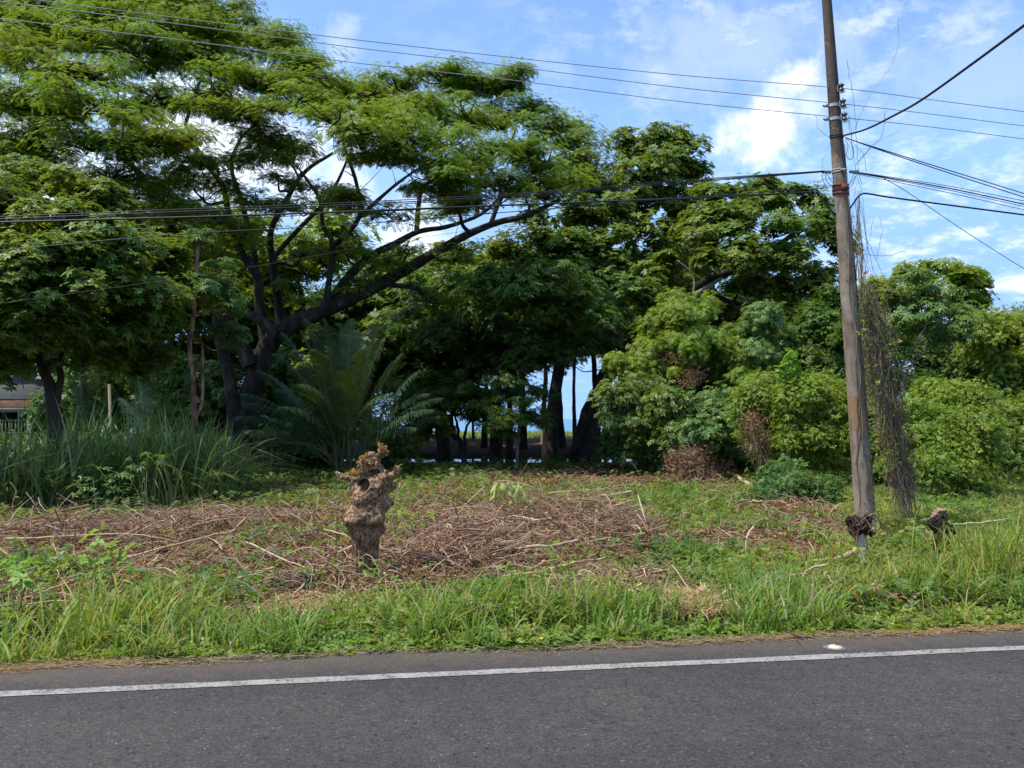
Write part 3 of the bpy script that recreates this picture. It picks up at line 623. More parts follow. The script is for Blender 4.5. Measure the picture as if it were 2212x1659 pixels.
# the spreading rain tree
def rain_tree():
    Y = 31.0
    b = P(520, 1000, Y); t = Tree('rain_tree', 'huge spreading tree with feathery umbrella crown and black forking limbs, left half', 'tree', gb(b[0], Y), 'bark', 'rain', TF)
    t.limb([gb(P(535, 1000, Y)[0], Y)] + px([(528, 930), (540, 850), (572, 760), (608, 712)], Y), 0.386, .34, 5, 14, flare=.5)
    t.limb([gb(P(512, 1000, Y - .3)[0], Y - .3)] + px([(506, 915), (500, 840), (482, 765), (470, 700), (474, 640)], Y - .3), 0.252, .16, 5, 12, flare=.5)
    t.limb(px([(600, 722), (650, 692), (690, 676), (760, 644), (829, 609), (890, 575), (945, 542), (1000, 512), (1070, 482), (1140, 465), (1210, 430)], Y - 1), 0.302, .07, 4, 10)
    t.limb(px([(829, 612), (870, 618), (905, 622)], Y - 1.2), 0.101, .07, 3, 8)
    t.limb(px([(700, 672, Y - .8), (760, 590, Y - .5), (809, 549, Y), (850, 528, Y), (905, 500, Y + .5), (965, 490, Y + 1), (1040, 462, Y + 1), (1085, 420, Y + 2)], Y), 0.168, .05, 4, 8)
    t.limb(px([(600, 722), (560, 690), (519, 668), (482, 627), (404, 597), (372, 560), (330, 540)], Y - 1.5), 0.185, .10, 4, 10)
    t.limb(px([(540, 790), (500, 700), (448, 655), (372, 603), (318, 545), (296, 490), (330, 440), (305, 385), (272, 345), (200, 290)], Y - .5), 0.252, .06, 4, 10)
    t.limb(px([(318, 545), (300, 478), (262, 445), (215, 434), (182, 430), (110, 410)], Y - 1.5), 0.134, .07, 4, 8)
    t.limb(px([(575, 745), (560, 660), (556, 600), (520, 545), (495, 470), (480, 405), (430, 330), (400, 270)], Y), 0.202, .05, 4, 10)
    t.limb(px([(556, 610), (548, 540), (520, 430), (500, 360), (520, 300), (560, 260)], Y + 1.5), 0.134, .04, 4, 8)
    t.limb(px([(608, 712), (600, 640), (590, 570), (585, 500), (620, 430), (660, 370), (720, 330)], Y + 1), 0.185, .05, 4, 10)
    t.limb(px([(588, 560), (640, 500), (700, 440), (735, 380), (760, 320)], Y + 2.5), 0.109, .04, 4, 8)
    t.limb(px([(700, 670), (712, 600), (718, 525), (698, 488), (690, 430), (650, 370)], Y - 1.5), 0.126, .04, 4, 8)
    t.limb(px([(718, 525), (732, 522), (775, 471), (772, 404), (745, 320), (730, 260)], Y - 1.5), 0.109, .04, 4, 8)
    t.limb(px([(775, 471), (830, 420), (880, 380), (930, 350)], Y - 2), 0.076, .03, 4, 6)
    t.limb(px([(900, 505), (905, 440), (920, 400), (985, 340), (1020, 300)], Y + .5), 0.101, .03, 4, 8)
    t.limb(px([(1030, 465), (1035, 400), (1050, 360), (1100, 310), (1120, 260)], Y + 1.5), 0.092, .03, 4, 8)
    t.limb(px([(1060, 485), (1085, 425), (1130, 390), (1180, 350), (1240, 320)], Y + 1), 0.092, .03, 4, 8)
    t.limb(px([(182, 430), (100, 330), (60, 240), (90, 130), (60, 60)], Y + 3), 0.118, .05, 4, 8)
    t.limb(px([(200, 290), (140, 220), (110, 160), (140, 90)], Y), 0.084, .03, 4, 8)
    t.limb(px([(400, 270), (430, 180), (470, 110)], Y), 0.067, .03, 4, 8)
    top = [(-60, 30, 32, 150, 50), (60, -10, 33, 150, 45), (200, -40, 32, 150, 45), (330, -30, 31, 140, 45), (430, 30, 30, 130, 45), (520, 70, 30, 110, 40), (590, 95, 29, 90, 36), (650, 140, 28, 85, 34), (700, 185, 28, 80, 30),
           (780, 195, 30, 90, 32), (860, 185, 33, 90, 32), (960, 165, 33, 90, 34), (1045, 180, 34, 80, 34), (1105, 175, 34, 60, 32), (1130, 235, 34, 85, 38), (1200, 265, 35, 70, 34), (1250, 310, 35, 70, 38), (1290, 355, 35, 60, 40), (1230, 385, 34, 80, 38), (1300, 410, 35, 50, 36)]
    mid = [(40, 110, 27, 140, 36), (190, 150, 26, 140, 40), (320, 110, 28, 130, 36), (440, 130, 29, 110, 36), (560, 175, 28, 110, 36), (640, 215, 27, 90, 36), (730, 255, 27, 100, 36), (640, 300, 29, 60, 26), (820, 250, 29, 95, 32), (920, 235, 31, 90, 34), (1010, 240, 31, 90, 34),
           (870, 310, 28, 100, 32), (970, 305, 29, 90, 30), (1050, 325, 30, 80, 30), (1130, 320, 32, 80, 32), (1180, 345, 32, 70, 30), (790, 320, 28, 70, 24), (1010, 375, 28, 80, 22), (1090, 385, 30, 60, 24), (1160, 400, 33, 70, 30), (930, 400, 28, 50, 16),
           (90, 225, 26, 140, 40), (230, 230, 25, 130, 36), (340, 200, 27, 90, 30), (440, 215, 28, 90, 30), (540, 240, 28, 70, 26), (60, 300, 26, 130, 38), (190, 310, 25, 120, 36), (330, 300, 25, 110, 34), (410, 290, 26, 60, 26), (100, 370, 26, 120, 34), (240, 375, 25, 110, 30), (360, 385, 27, 70, 22), (420, 345, 29, 40, 16), (-60, 200, 27, 120, 60), (-80, 330, 27, 110, 60)]
    mid += [(20, 40, 30, 120, 40), (140, 60, 29, 120, 36), (260, 40, 29, 110, 34), (380, 60, 29, 90, 32), (500, 340, 31, 45, 12), (580, 330, 32, 40, 10), (450, 390, 30, 40, 14), (560, 290, 30, 50, 14), (350, 430, 27, 50, 18), (740, 420, 30, 40, 12), (1000, 430, 31, 40, 12)]
    low = [(560, 430, 30, 70, 34), (470, 470, 29, 80, 34), (630, 440, 30, 60, 26), (400, 460, 28, 70, 28), (520, 500, 30, 70, 30), (600, 385, 31, 40, 14), (680, 400, 31, 50, 16), (840, 455, 29, 50, 18), (780, 530, 30, 50, 18), (880, 545, 29, 60, 16), (960, 455, 29, 60, 16), (700, 540, 31, 50, 20), (850, 590, 30, 60, 24), (750, 610, 30, 60, 24), (450, 560, 29, 60, 30), (640, 620, 31, 60, 30), (1000, 530, 30, 70, 26), (930, 630, 31, 60, 24)]
    mid = [((p[0], p[1], p[2] - (3.2 if p[0] > 700 else 1.0)) + tuple(p[3:])) for p in mid]
    thin_ = lambda q, f: [tuple(p[:4]) + (p[4] * f,) for p in q]
    t.pads(thin_(top, .95), 3.9, 40, .28, .62, .42, .06, fill=2); t.pads(thin_(mid, .85), 3.5, 36, .28, .66, .34, .055, fill=2); t.pads(thin_(low, .75), 2.8, 26, .28, .6, .3, .05, fill=1)
    n = 420; nd = np.array(t.nodes); nd = nd[np.array(t.nr) < .09]; st = nd[rng.randint(len(nd), size=n)]; L_ = rng.uniform(.5, 1.8, n)
    dr = rng.randn(n, 3) * np.array((1, 1, .35)) + np.array((0, 0, .45)); dr /= np.linalg.norm(dr, axis=1)[:, None]
    t.bm.add(*many_tubes(st, st + dr * L_[:, None], rng.randn(n, 3) * .12 * L_[:, None], np.full(n, .022), np.full(n, .006), 5, 4))
    t.done()
rain_tree()

def almond(name, label, base, limbs, pads, Y, leaf='almond', bark='bark', tpl=TR, sub=3.4, per=22, size=.26, cr=.5, group=None, flat=.65, br=.06, tilt=.6):
    t = Tree(name, label, 'tree', gb(base[0], base[1]), bark, leaf, tpl, group)
    for pts, r0, r1 in limbs: t.limb(pts, r0, r1, 4, 9, flare=.35 if pts[0][2] < .1 else 0, wob=.02)
    t.pads(pads, sub, per, size, cr, flat, br, tilt, fill=0 if name == 'background_tree' else 1)
    return t.done()
def X0(pxx, Y): return P(pxx, 950, Y)[0]
# left broad-leaved tree in shade, near
Y = 19.5
LP = [(x, y, z, a, b, 1.5) for x, y, z, a, b in [(40, 470, 19, 120, 42), (170, 490, 17.5, 110, 44), (-40, 560, 17, 130, 46), (110, 560, 16.5, 120, 44), (250, 540, 18, 110, 40), (345, 560, 20, 90, 38), (60, 640, 16.5, 120, 42), (200, 630, 17, 110, 40), (310, 640, 18.5, 90, 36), (20, 710, 16.5, 100, 30), (130, 695, 18, 100, 34),
        (240, 690, 18.5, 90, 34), (330, 710, 20, 80, 34), (60, 400, 21, 100, 36), (200, 430, 20, 90, 34), (10, 765, 19, 60, 24), (215, 760, 20, 80, 26), (390, 640, 21, 60, 36), (-60, 640, 17, 100, 60), (300, 770, 21, 70, 28), (-60, 730, 18, 80, 40), (-160, 600, 16, 160, 60), (-200, 480, 17, 160, 60), (-280, 640, 15.5, 160, 60), (-120, 400, 18, 130, 50), (-330, 520, 16, 150, 70)]]
almond('sea_almond_tree', 'shaded broad-leaved tree with forked brown trunk at the left edge, in front of the house', (X0(122, Y), Y),
       [([gb(X0(122, Y), Y)] + px([(120, 930), (112, 870), (98, 800), (70, 720), (40, 640), (10, 560)], Y), .17, .06),
        (px([(114, 885), (128, 845), (132, 790), (134, 740), (150, 640), (190, 560)], Y), .09, .04), (px([(98, 800), (60, 740), (-10, 700)], Y), .07, .03), (px([(134, 720), (200, 650), (290, 600)], Y), .06, .03), (px([(40, 640), (-60, 580), (-200, 540)], Y), .06, .03)],
       LP, Y, tpl=TR, size=.22, per=21, sub=5.0, cr=.4, leaf='almond', bark='barkm', br=.04)
# thin snag with peeling bark
Y = 20.0
t = Tree('snag_tree', 'slender half-dead tree with peeling reddish trunk rising out of the tall grass', 'tree', gb(X0(410, Y), Y), 'redbark', 'mid', TP)
t.limb([gb(X0(408, Y), Y)] + px([(412, 960), (420, 900), (418, 830), (410, 760), (418, 660), (424, 590), (430, 500)], Y), .085, .035, 4, 8, wob=.015)
t.limb(px([(424, 895), (436, 870), (438, 800), (437, 740)], Y), .05, .02, 4, 7)
t.pads([(450, 620, 20, 60, 22, .8), (500, 660, 20.5, 50, 24, .8), (400, 600, 20.5, 50, 20, .8), (470, 580, 21, 50, 20, .8), (420, 720, 21, 40, 18, .6), (500, 720, 21, 50, 24, .8), (440, 520, 20, 40, 20, .7)], 6, 16, .20, .3, .5, .025)
t.done()
# tall almond right of centre
Y = 36.0
almond('sea_almond_tree', 'tall round-topped tree right of the umbrella crown, its top against blue sky', (X0(1190, Y), Y),
       [([gb(X0(1187, Y), Y)] + px([(1192, 900), (1207, 800), (1230, 700), (1290, 580), (1350, 460), (1400, 380)], Y), .30, .10), (px([(1290, 580), (1260, 500), (1220, 450)], Y), .12, .06), (px([(1350, 460), (1420, 440), (1460, 380)], Y), .10, .05)],
       [(1350, 315, 36, 50, 34), (1400, 295, 36, 45, 26), (1440, 300, 36, 45, 26), (1485, 325, 36, 40, 26), (1450, 350, 35, 60, 34), (1380, 365, 34, 60, 34), (1490, 385, 36, 34, 26), (1440, 420, 35, 60, 34), (1370, 430, 34, 60, 34), (1480, 450, 36, 50, 34),
        (1310, 455, 33, 70, 30), (1240, 460, 33, 70, 30), (1160, 480, 33, 60, 28), (1120, 520, 32, 50, 30), (1200, 530, 32, 80, 32), (1290, 520, 32, 80, 34), (1380, 500, 33, 70, 34), (1450, 520, 34, 60, 34), (1130, 580, 32, 60, 30), (1230, 590, 31.5, 80, 30), (1330, 580, 32, 70, 34), (1400, 580, 33, 60, 34)], Y, size=.30, per=20, sub=2.6, cr=.62)
# leaning almond, right
Y = 32.0
almond('sea_almond_tree', 'broad tree with thick black leaning trunk and roots, spreading towards the concrete pole', (X0(1262, Y), Y),
       [([gb(X0(1258, Y), Y)] + px([(1268, 930), (1290, 860), (1318, 800), (1362, 748), (1420, 698), (1480, 640), (1530, 605), (1590, 580), (1660, 545), (1720, 500)], Y), .40, .08),
        ([gb(X0(1275, Y), Y + .3)] + px([(1285, 920), (1300, 850), (1312, 780), (1330, 700), (1345, 620), (1370, 540)], Y + .4), .26, .08),
        ([gb(X0(1200, Y), Y - .6, .05)] + px([(1228, 984), (1245, 968), (1262, 940)], Y - .4), .07, .14),
        (px([(1490, 640), (1540, 640), (1620, 660), (1700, 640)], Y), .12, .05), (px([(1480, 640), (1500, 560), (1540, 490), (1600, 440)], Y), .12, .05)],
       [(1580, 405, 32, 45, 20), (1640, 398, 32, 45, 18), (1700, 420, 32, 40, 18), (1750, 425, 32, 38, 16), (1785, 455, 32, 30, 20), (1540, 425, 32, 30, 18), (1640, 440, 31, 60, 26), (1580, 470, 30.5, 70, 28), (1500, 480, 31, 50, 26), (1740, 480, 31, 60, 30), (1670, 500, 30, 70, 30), (1800, 520, 32, 34, 40),
        (1530, 530, 30, 60, 28), (1610, 550, 29.5, 70, 30), (1700, 560, 30, 70, 32), (1780, 590, 31, 50, 40), (1720, 630, 31, 70, 36), (1640, 620, 31, 60, 30), (1790, 670, 32, 50, 40), (1460, 560, 31, 50, 26), (1380, 635, 29, 70, 22), (1330, 650, 30, 50, 20), (1450, 610, 31, 50, 24), (1560, 680, 33, 60, 36), (1680, 710, 33, 70, 40), (1800, 750, 33, 50, 40)], Y, size=.26, per=22, sub=3.4, cr=.5)
# pale dead branches on it
mb = MB(); mb.tube(catmull(px([(1548, 690), (1530, 650), (1512, 635), (1497, 638), (1500, 610), (1490, 585), (1462, 562)], 29.8), 4), np.linspace(.06, .02, 25), 6)
mb.tube(catmull(px([(1497, 638), (1525, 622), (1560, 600)], 29.8), 4), np.linspace(.09, .07, 9), 6)
tag(mb.build('dead_branch', M['pale'], None, True), 'bleached bare branch curling upward against the dark crown right of centre', 'branch')
# centre trees
Y = 33.0
almond('shade_tree', 'dark-stemmed tree in the centre whose layered boughs hang before the sea', (X0(1072, Y), Y),
       [([gb(X0(1072, Y), Y)] + px([(1072, 900), (1073, 820), (1074, 770)], Y), .24, .17), (px([(1074, 780), (1058, 745), (1040, 715), (1010, 660)], Y), .12, .05), (px([(1074, 780), (1090, 740), (1110, 700), (1130, 640)], Y), .11, .05), (px([(1074, 790), (1080, 720), (1070, 650)], Y), .09, .04)],
       [(x, y, z, a, b, 2.0) for x, y, z, a, b in [(1100, 600, 28, 80, 22), (1180, 590, 27.5, 80, 22), (1060, 650, 29, 80, 26), (1160, 640, 27, 90, 26), (1240, 660, 28, 70, 26), (990, 620, 33, 70, 26), (940, 660, 33, 60, 26), (1010, 700, 32, 80, 26), (1110, 700, 31, 80, 24), (1200, 710, 31, 80, 24), (950, 740, 33, 70, 28), (1180, 765, 29.5, 75, 16), (1060, 740, 33, 60, 20), (900, 700, 34, 60, 28), (1270, 730, 32, 40, 26)]], Y, leaf='mid', tpl=TT, size=.42, per=17, sub=3, cr=.5)
Y = 31.0
almond('small_tree', 'low arching tree with several dark curved stems at the near edge of the pond', (X0(1006, Y), Y),
       [([gb(X0(1006, Y), Y)] + px([(995, 960), (975, 935), (945, 925), (920, 905)], Y), .10, .04), (px([(1003, 985), (990, 940), (985, 905), (970, 880)], Y), .07, .03), (px([(1003, 985), (1006, 930), (1030, 890)], Y), .07, .03), (px([(985, 950), (965, 900), (930, 870)], Y), .05, .03)],
       [(x, y, z, a, b, 1.4) for x, y, z, a, b in [(930, 870, 30.5, 60, 30), (980, 850, 31, 60, 28), (1030, 860, 31, 50, 26), (890, 900, 30.5, 50, 24), (940, 910, 30, 40, 16), (1040, 900, 31.5, 40, 22), (900, 850, 31.5, 50, 24), (960, 820, 32, 60, 24), (890, 935, 31, 28, 14)]], Y, leaf='dark', tpl=TR, size=.2, per=24, sub=5, cr=.38)
Y = 29.0
almond('sapling', 'thin pale-stemmed sapling standing just right of the thick central trunk', (X0(1118, Y), Y),
       [([gb(X0(1115, Y), Y)] + px([(1120, 930), (1124, 860), (1118, 800)], Y), .05, .025)],
       [(x, y, z, a, b, .9) for x, y, z, a, b in [(1100, 830, 29, 60, 18), (1160, 850, 29, 50, 16), (1060, 870, 29, 50, 16), (1100, 905, 28.5, 55, 16), (1150, 900, 29, 30, 14), (1130, 780, 30, 40, 16), (1080, 930, 29, 30, 12)]], Y, leaf='mid', bark='pale', tpl=TP, size=.26, per=14, sub=5, cr=.32, br=.03)
# slim trunks between clearing and sea, each with its own crown
spec = [(1213, 45, .24, 1205, 'second dark trunk close behind the straight one right of centre'), (1176, 52, .20, 1178, 'slim sunlit trunk standing alone against the sea'), (1130, 44, .20, 1128, 'trunk just right of the pale sapling'), (1101, 40, .17, 1098, 'trunk left of the pale sapling'),
        (1045, 47, .17, 1050, 'thin leaning trunk left of the dark central stem'), (1023, 62, .10, 1022, 'very thin trunk by the arching tree'), (975, 55, .16, 985, 'trunk behind the arching tree stems'), (945, 60, .12, 940, 'thin trunk in the gap left of the arching tree'), (905, 58, .22, 925, 'leaning trunk at the left end of the pond'),
        (1243, 58, .16, 1240, 'slim trunk in the bright gap before the leaning trunk'), (1290, 48, .22, 1285, 'trunk emerging right of the leaning black trunk'), (1308, 70, .14, 1306, 'farthest thin trunk near the right end of the bright gap'), (1331, 34.5, .17, 1340, 'pale straight trunk beside the leaning black one'), (1440, 46, .16, 1450, 'dim trunk under the vine-covered mound'), (860, 50, .14, 850, 'dim trunk behind the palm fronds')]
for i, (bx, Y, r, tx, lab) in enumerate(spec):
    near = Y < 40; hy = 640 + (Y - 34) * 2.6; rr = np.random.RandomState(50 + i)
    pads_ = []
    low = 800 if tx in (1205, 1178, 1240, 1285, 1306) else 815
    for k in range(11):
        pads_.append((tx + rr.uniform(-95, 95), rr.uniform(560, low - (35 if 1165 < tx < 1300 else 0)), Y + rr.uniform(-2.5, 2.5), rr.uniform(45, 75), rr.uniform(22, 34), 2.2))
    almond('background_tree', lab, (X0(bx, Y), Y), [([gb(X0(bx, Y), Y)] + px([((bx * 2 + tx) / 3 + rr.uniform(-4, 4), 900), (tx, 820), (tx + rr.uniform(-10, 10), hy)], Y), r, r * .5)], pads_, Y,
           leaf='dark' if i % 3 else 'almond', bark='pale' if i in (12, 1) else 'bark', size=.40 if Y > 40 else .3, per=11, sub=1.5, cr=.9, group='slim trunks between the clearing and the sea')
# dense backdrop trees
backs = [(30, 46, 'dark', 'dense dark tree above the house roof'), (190, 44, 'dark', 'dark tree behind the forked brown trunk'), (350, 42, 'almond', 'dim broad tree behind the peeling slender trunk'), (640, 44, 'bright', 'sunny yellow-green tree glimpsed behind the black limbs of the umbrella tree'),
         (800, 42, 'dark', 'dark tree filling the space above the feathery palm'), (960, 40, 'almond', 'tree behind the centre with pale yellowish leaf sprays'), (1540, 42, 'dark', 'black-green tree behind the vine-covered mound'), (1720, 42, 'dark', 'black-green tree behind the bright hedge left of the pole'), (480, 48, 'mid', 'mid-green tree between trunks of the umbrella tree')]
for i, (cx_, Y, lf, lab) in enumerate(backs):
    rr = np.random.RandomState(90 + i); y0 = {640: 470, 800: 640, 960: 560, 1540: 560, 1720: 600}.get(cx_, 470)
    pads_ = [(cx_ + rr.uniform(-120, 120), rr.uniform(y0, 900 if cx_ not in (960,) else 840), Y + rr.uniform(-3, 3), rr.uniform(55, 90), rr.uniform(28, 42), 2.5) for k in range(24 if cx_ not in (640, 960) else 18)]
    almond('background_tree', lab, (X0(cx_, Y), Y), [([gb(X0(cx_, Y), Y)] + px([(cx_ + rr.uniform(-15, 15), 850), (cx_ + rr.uniform(-25, 25), 700), (cx_, 600)], Y), .28, .12)], pads_, Y,
           leaf=lf, size=.42, per=13, sub=1.9, cr=.9)
# right-hand trees
Y = 34.0
almond('sea_almond_tree', 'low-crowned tree with tiered ragged outline against the sky right of the pole', (X0(1990, Y), Y),
       [([gb(X0(1990, Y), Y)] + px([(1985, 850), (1990, 760), (2010, 690), (2030, 640)], Y), .22, .09), (px([(2010, 690), (2060, 640), (2100, 615)], Y), .07, .03), (px([(1990, 740), (1930, 680), (1910, 630)], Y), .09, .04)],
       [(1920, 612, 34, 45, 22), (1975, 585, 34, 50, 20), (2040, 580, 34, 50, 18), (2075, 595, 34, 30, 16), (2110, 612, 34, 26, 9), (2000, 625, 33, 70, 26), (2070, 640, 33.5, 40, 20), (1930, 660, 33, 60, 28), (2020, 680, 33, 70, 30), (2085, 655, 34, 34, 12), (2080, 680, 34, 30, 18), (1890, 640, 34, 30, 20), (1960, 720, 34, 70, 30), (2050, 730, 34, 60, 30), (2104, 642, 34, 20, 8)], Y, leaf='bright', size=.28, per=16, sub=3, cr=.48)
Y = 20.5
almond('sapling', 'slender bare-limbed sapling with bluish compound leaves just right of the pole', (X0(1957, Y), Y),
       [([gb(X0(1957, Y), Y)] + px([(1960, 950), (1956, 880), (1950, 810), (1942, 770), (1928, 700), (1918, 660), (1908, 630)], Y), .045, .015), (px([(1948, 790), (1970, 755), (1990, 720), (2010, 690), (2020, 660)], Y), .03, .012), (px([(1990, 722), (2030, 735), (2060, 725)], Y), .012, .006), (px([(1952, 810), (1985, 770), (2005, 740), (2040, 700)], Y), .018, .008), (px([(1938, 750), (1938, 690), (1950, 620)], Y), .018, .008)],
       [(x, y, z, a, b, .8) for x, y, z, a, b in [(1960, 610, 20.5, 45, 16), (2020, 635, 20.5, 50, 18), (2060, 680, 20.5, 40, 16), (1990, 650, 20.5, 40, 14), (1910, 640, 20.5, 30, 14), (2050, 725, 20.5, 40, 14), (1990, 700, 21, 40, 12), (1925, 690, 20.3, 18, 8), (1945, 755, 20.3, 14, 8)]], Y, leaf='blue', bark='pale', tpl=TP, size=.24, per=9, sub=6, cr=.3, br=.02)

def shrub(name, label, cat, cpx, Y, pads, leaf, tpl=TTS, size=.16, per=26, sub=7, cr=.3, bark='barkm', group=None, flat=.75, stems=5, tilt=.9, up=.55):
    b = gb(X0(cpx, Y), Y, .05); t = Tree(name, label, cat, b, bark, leaf, tpl, group)
    pads = [(p[0] + rng.uniform(-.35, .35) * p[3], p[1] + rng.uniform(-.35, .45) * p[4], p[2] + rng.uniform(-.8, .6), p[3] * rng.uniform(.45, 1.15), p[4] * rng.uniform(.5, 1.15)) + ((p[5] * rng.uniform(.6, 1.1),) if len(p) > 5 else ()) for p in pads]
    pads = list(pads) + [(p[0] + rng.uniform(-1, 1) * p[3], p[1] - rng.uniform(.6, 1.5) * p[4], p[2], p[3] * .22, p[4] * .45, .25) for p in pads for _ in (0, 1, 2)]
    for k in range(stems):
        e = P(*pads[k % len(pads)][:3]); m = (b + e) / 2 + rng.randn(3) * .2
        t.limb([b + np.array((rng.uniform(-.4, .4), rng.uniform(-.2, .2), 0)), m, e - np.array((0, 0, .1))], .022, .010, 4, 5)
    t.pads(pads, sub * .9, per * 1.0, size, cr * 1.15, flat, .025, tilt, up=up, fill=1)
    return t.done('stems')
shrub('vine_mound', 'tall green mound of climbing vines left of the hedge, under the bleached branch', 'vines', 1500, 27, [(x, y, z, a, b, 1.3) for x, y, z, a, b in [(1465, 690, 27, 40, 24), (1500, 690, 27, 45, 30), (1440, 730, 27, 45, 34), (1530, 740, 26.5, 55, 36), (1480, 740, 26.3, 50, 30), (1580, 760, 27, 50, 34), (1400, 770, 27, 40, 30), (1560, 810, 26.5, 55, 36), (1610, 790, 27, 40, 30), (1450, 790, 26.5, 40, 20), (1370, 800, 26.5, 34, 20), (1600, 860, 26, 45, 34)]], 'bright', tpl=TP, size=.19, per=22, sub=6, cr=.34)
shrub('vine_column', 'narrow upright column of leafy vine between the mound and the pole', 'vines', 1640, 26, [(x, y, z, a, b, .8) for x, y, z, a, b in [(1640, 680, 26, 26, 20), (1645, 720, 26, 34, 26), (1655, 760, 26, 40, 26), (1625, 780, 26, 36, 22), (1690, 740, 27, 24, 18), (1610, 740, 27, 26, 20)]], 'blue', tpl=TP, size=.2, per=20, sub=7, cr=.3)
shrub('shrub', 'bluish-green bush with layered leaf sprays beside the leaning trunk', 'bush', 1430, 25, [(x, y, z, a, b, 1.2) for x, y, z, a, b in [(1390, 850, 25, 50, 24), (1440, 870, 24.5, 55, 26), (1350, 870, 25, 34, 18), (1500, 900, 24.5, 55, 24), (1555, 900, 24, 45, 20), (1400, 920, 25, 60, 24), (1470, 950, 24.5, 50, 18), (1520, 935, 23.5, 34, 10), (1345, 905, 25, 26, 10), (1560, 960, 24.5, 40, 24)]], 'blue', tpl=TT, size=.28, per=15, sub=5, cr=.34)
shrub('dead_vine', 'patch of brown dead vines draped on the green mound', 'vines', 1490, 26, [(1480, 790, 25.8, 26, 18, .4), (1500, 825, 25.6, 26, 24, .4), (1460, 775, 25.8, 16, 10, .4)], 'deadleaf', tpl=TTS, size=.08, per=13, sub=9, cr=.3, bark='twig', up=.1)
hedge = [(1640, 850, 22), (1690, 850, 21.7), (1740, 850, 21.5), (1790, 855, 21.5), (1620, 900, 22), (1670, 900, 21.5), (1725, 895, 21), (1780, 900, 21), (1830, 890, 21.5), (1700, 940, 21), (1760, 945, 20.8), (1820, 940, 21.2), (1630, 945, 22), (1770, 985, 21), (1830, 985, 21.4), (1690, 980, 21.6)]
shrub('hedge_shrub', 'bright yellow-green leafy thicket directly left of the concrete pole', 'bush', 1730, 21.8, [(x, y, z, 38, 28, .9) for x, y, z in hedge], 'bright', tpl=TTS, size=.18, per=24, sub=9, cr=.3)
shrub('dry_shrub', 'patch of brown dried stems at the left foot of the bright thicket', 'bush', 1640, 20.8, [(1637, 940, 21, 13, 22, .3), (1650, 980, 20.8, 15, 20, .3)], 'deadleaf', tpl=TTS, size=.08, per=14, sub=10, cr=.28, bark='twig', up=.1)
shrub('shrub', 'thin tangled greenery behind the dry vines just right of the pole', 'bush', 1910, 21, [(x, y, z, a, b, .8) for x, y, z, a, b in [(1885, 830, 21, 24, 30), (1880, 900, 21, 30, 30), (1900, 960, 20.5, 34, 34), (1950, 960, 20.5, 36, 36), (1890, 1010, 20, 34, 24), (1945, 1010, 20, 36, 24), (1925, 900, 22, 26, 26), (1890, 760, 22, 22, 26)]], 'mid', tpl=TTS, size=.17, per=20, sub=7, cr=.3)
shrub('shrub', 'rounded bright bush with drooping leaf sprays between the sapling and the right edge', 'bush', 2060, 18.5, [(x, y, z, a, b, .9) for x, y, z, a, b in [(2000, 855, 19, 30, 22), (2050, 865, 18.8, 40, 26), (2100, 880, 18.8, 36, 24), (1990, 910, 18.5, 36, 30), (2050, 920, 18, 45, 34), (2110, 930, 18.5, 36, 34), (2000, 965, 18.2, 40, 30), (2065, 980, 17.8, 45, 34), (2120, 985, 18.5, 34, 30), (2030, 1015, 18, 40, 20), (2085, 1020, 18, 40, 18)]], 'bright', tpl=TTS, size=.16, per=26, sub=9, cr=.28)
for (cx_, Y, lf, lab, pads_) in [
    (2150, 27, 'bright', 'tall sunlit bush on the right edge beneath the distant palm tops', [(2140, 720), (2190, 710), (2240, 730), (2130, 770), (2185, 770), (2250, 790), (2160, 820), (2220, 840), (2270, 740), (2280, 820), (2110, 730), (2150, 870), (2200, 890)]),
    (2170, 24, 'weed', 'fresh light-green bush low on the right edge', [(2160, 930), (2210, 930), (2180, 980), (2230, 990), (2260, 940), (2150, 990), (2200, 1020), (2250, 1030)]),
    (2080, 29, 'dark', 'shadowed bush in the hollow behind the sapling', [(2040, 800), (2090, 790), (2000, 800), (2060, 850), (2120, 840), (2010, 860), (2090, 900), (1960, 840), (1940, 780)])]:
    shrub('shrub', lab, 'bush', cx_, Y, [(x, y, Y + rng.uniform(-.7, .7), 45, 34, 1.4) for x, y in pads_], lf, tpl=TT, size=.24, per=18, sub=4.5, cr=.42)
shrub('low_shrub', 'low rounded bush left of the pole base, at the edge of the clearing', 'bush', 1715, 17, [(x, y, 17, a, b, .6) for x, y, a, b in [(1680, 1050, 34, 22), (1730, 1045, 34, 24), (1760, 1060, 26, 20), (1660, 1070, 26, 16), (1710, 1075, 40, 18), (1690, 1030, 24, 12)]], 'mid', tpl=TTS, size=.13, per=26, sub=18, cr=.2)
shrub('dry_bush', 'rusty brown dead bush at the dark edge of the trees, right of centre', 'bush', 1480, 23, [(x, y, 23, a, b, .7) for x, y, a, b in [(1455, 1000, 34, 18), (1500, 1005, 40, 22), (1480, 1030, 40, 16), (1540, 1025, 24, 14), (1505, 980, 24, 12)]], 'straw2', tpl=TTS, size=.10, per=10, sub=9, cr=.34, bark='twig', up=.1, tilt=1.5)
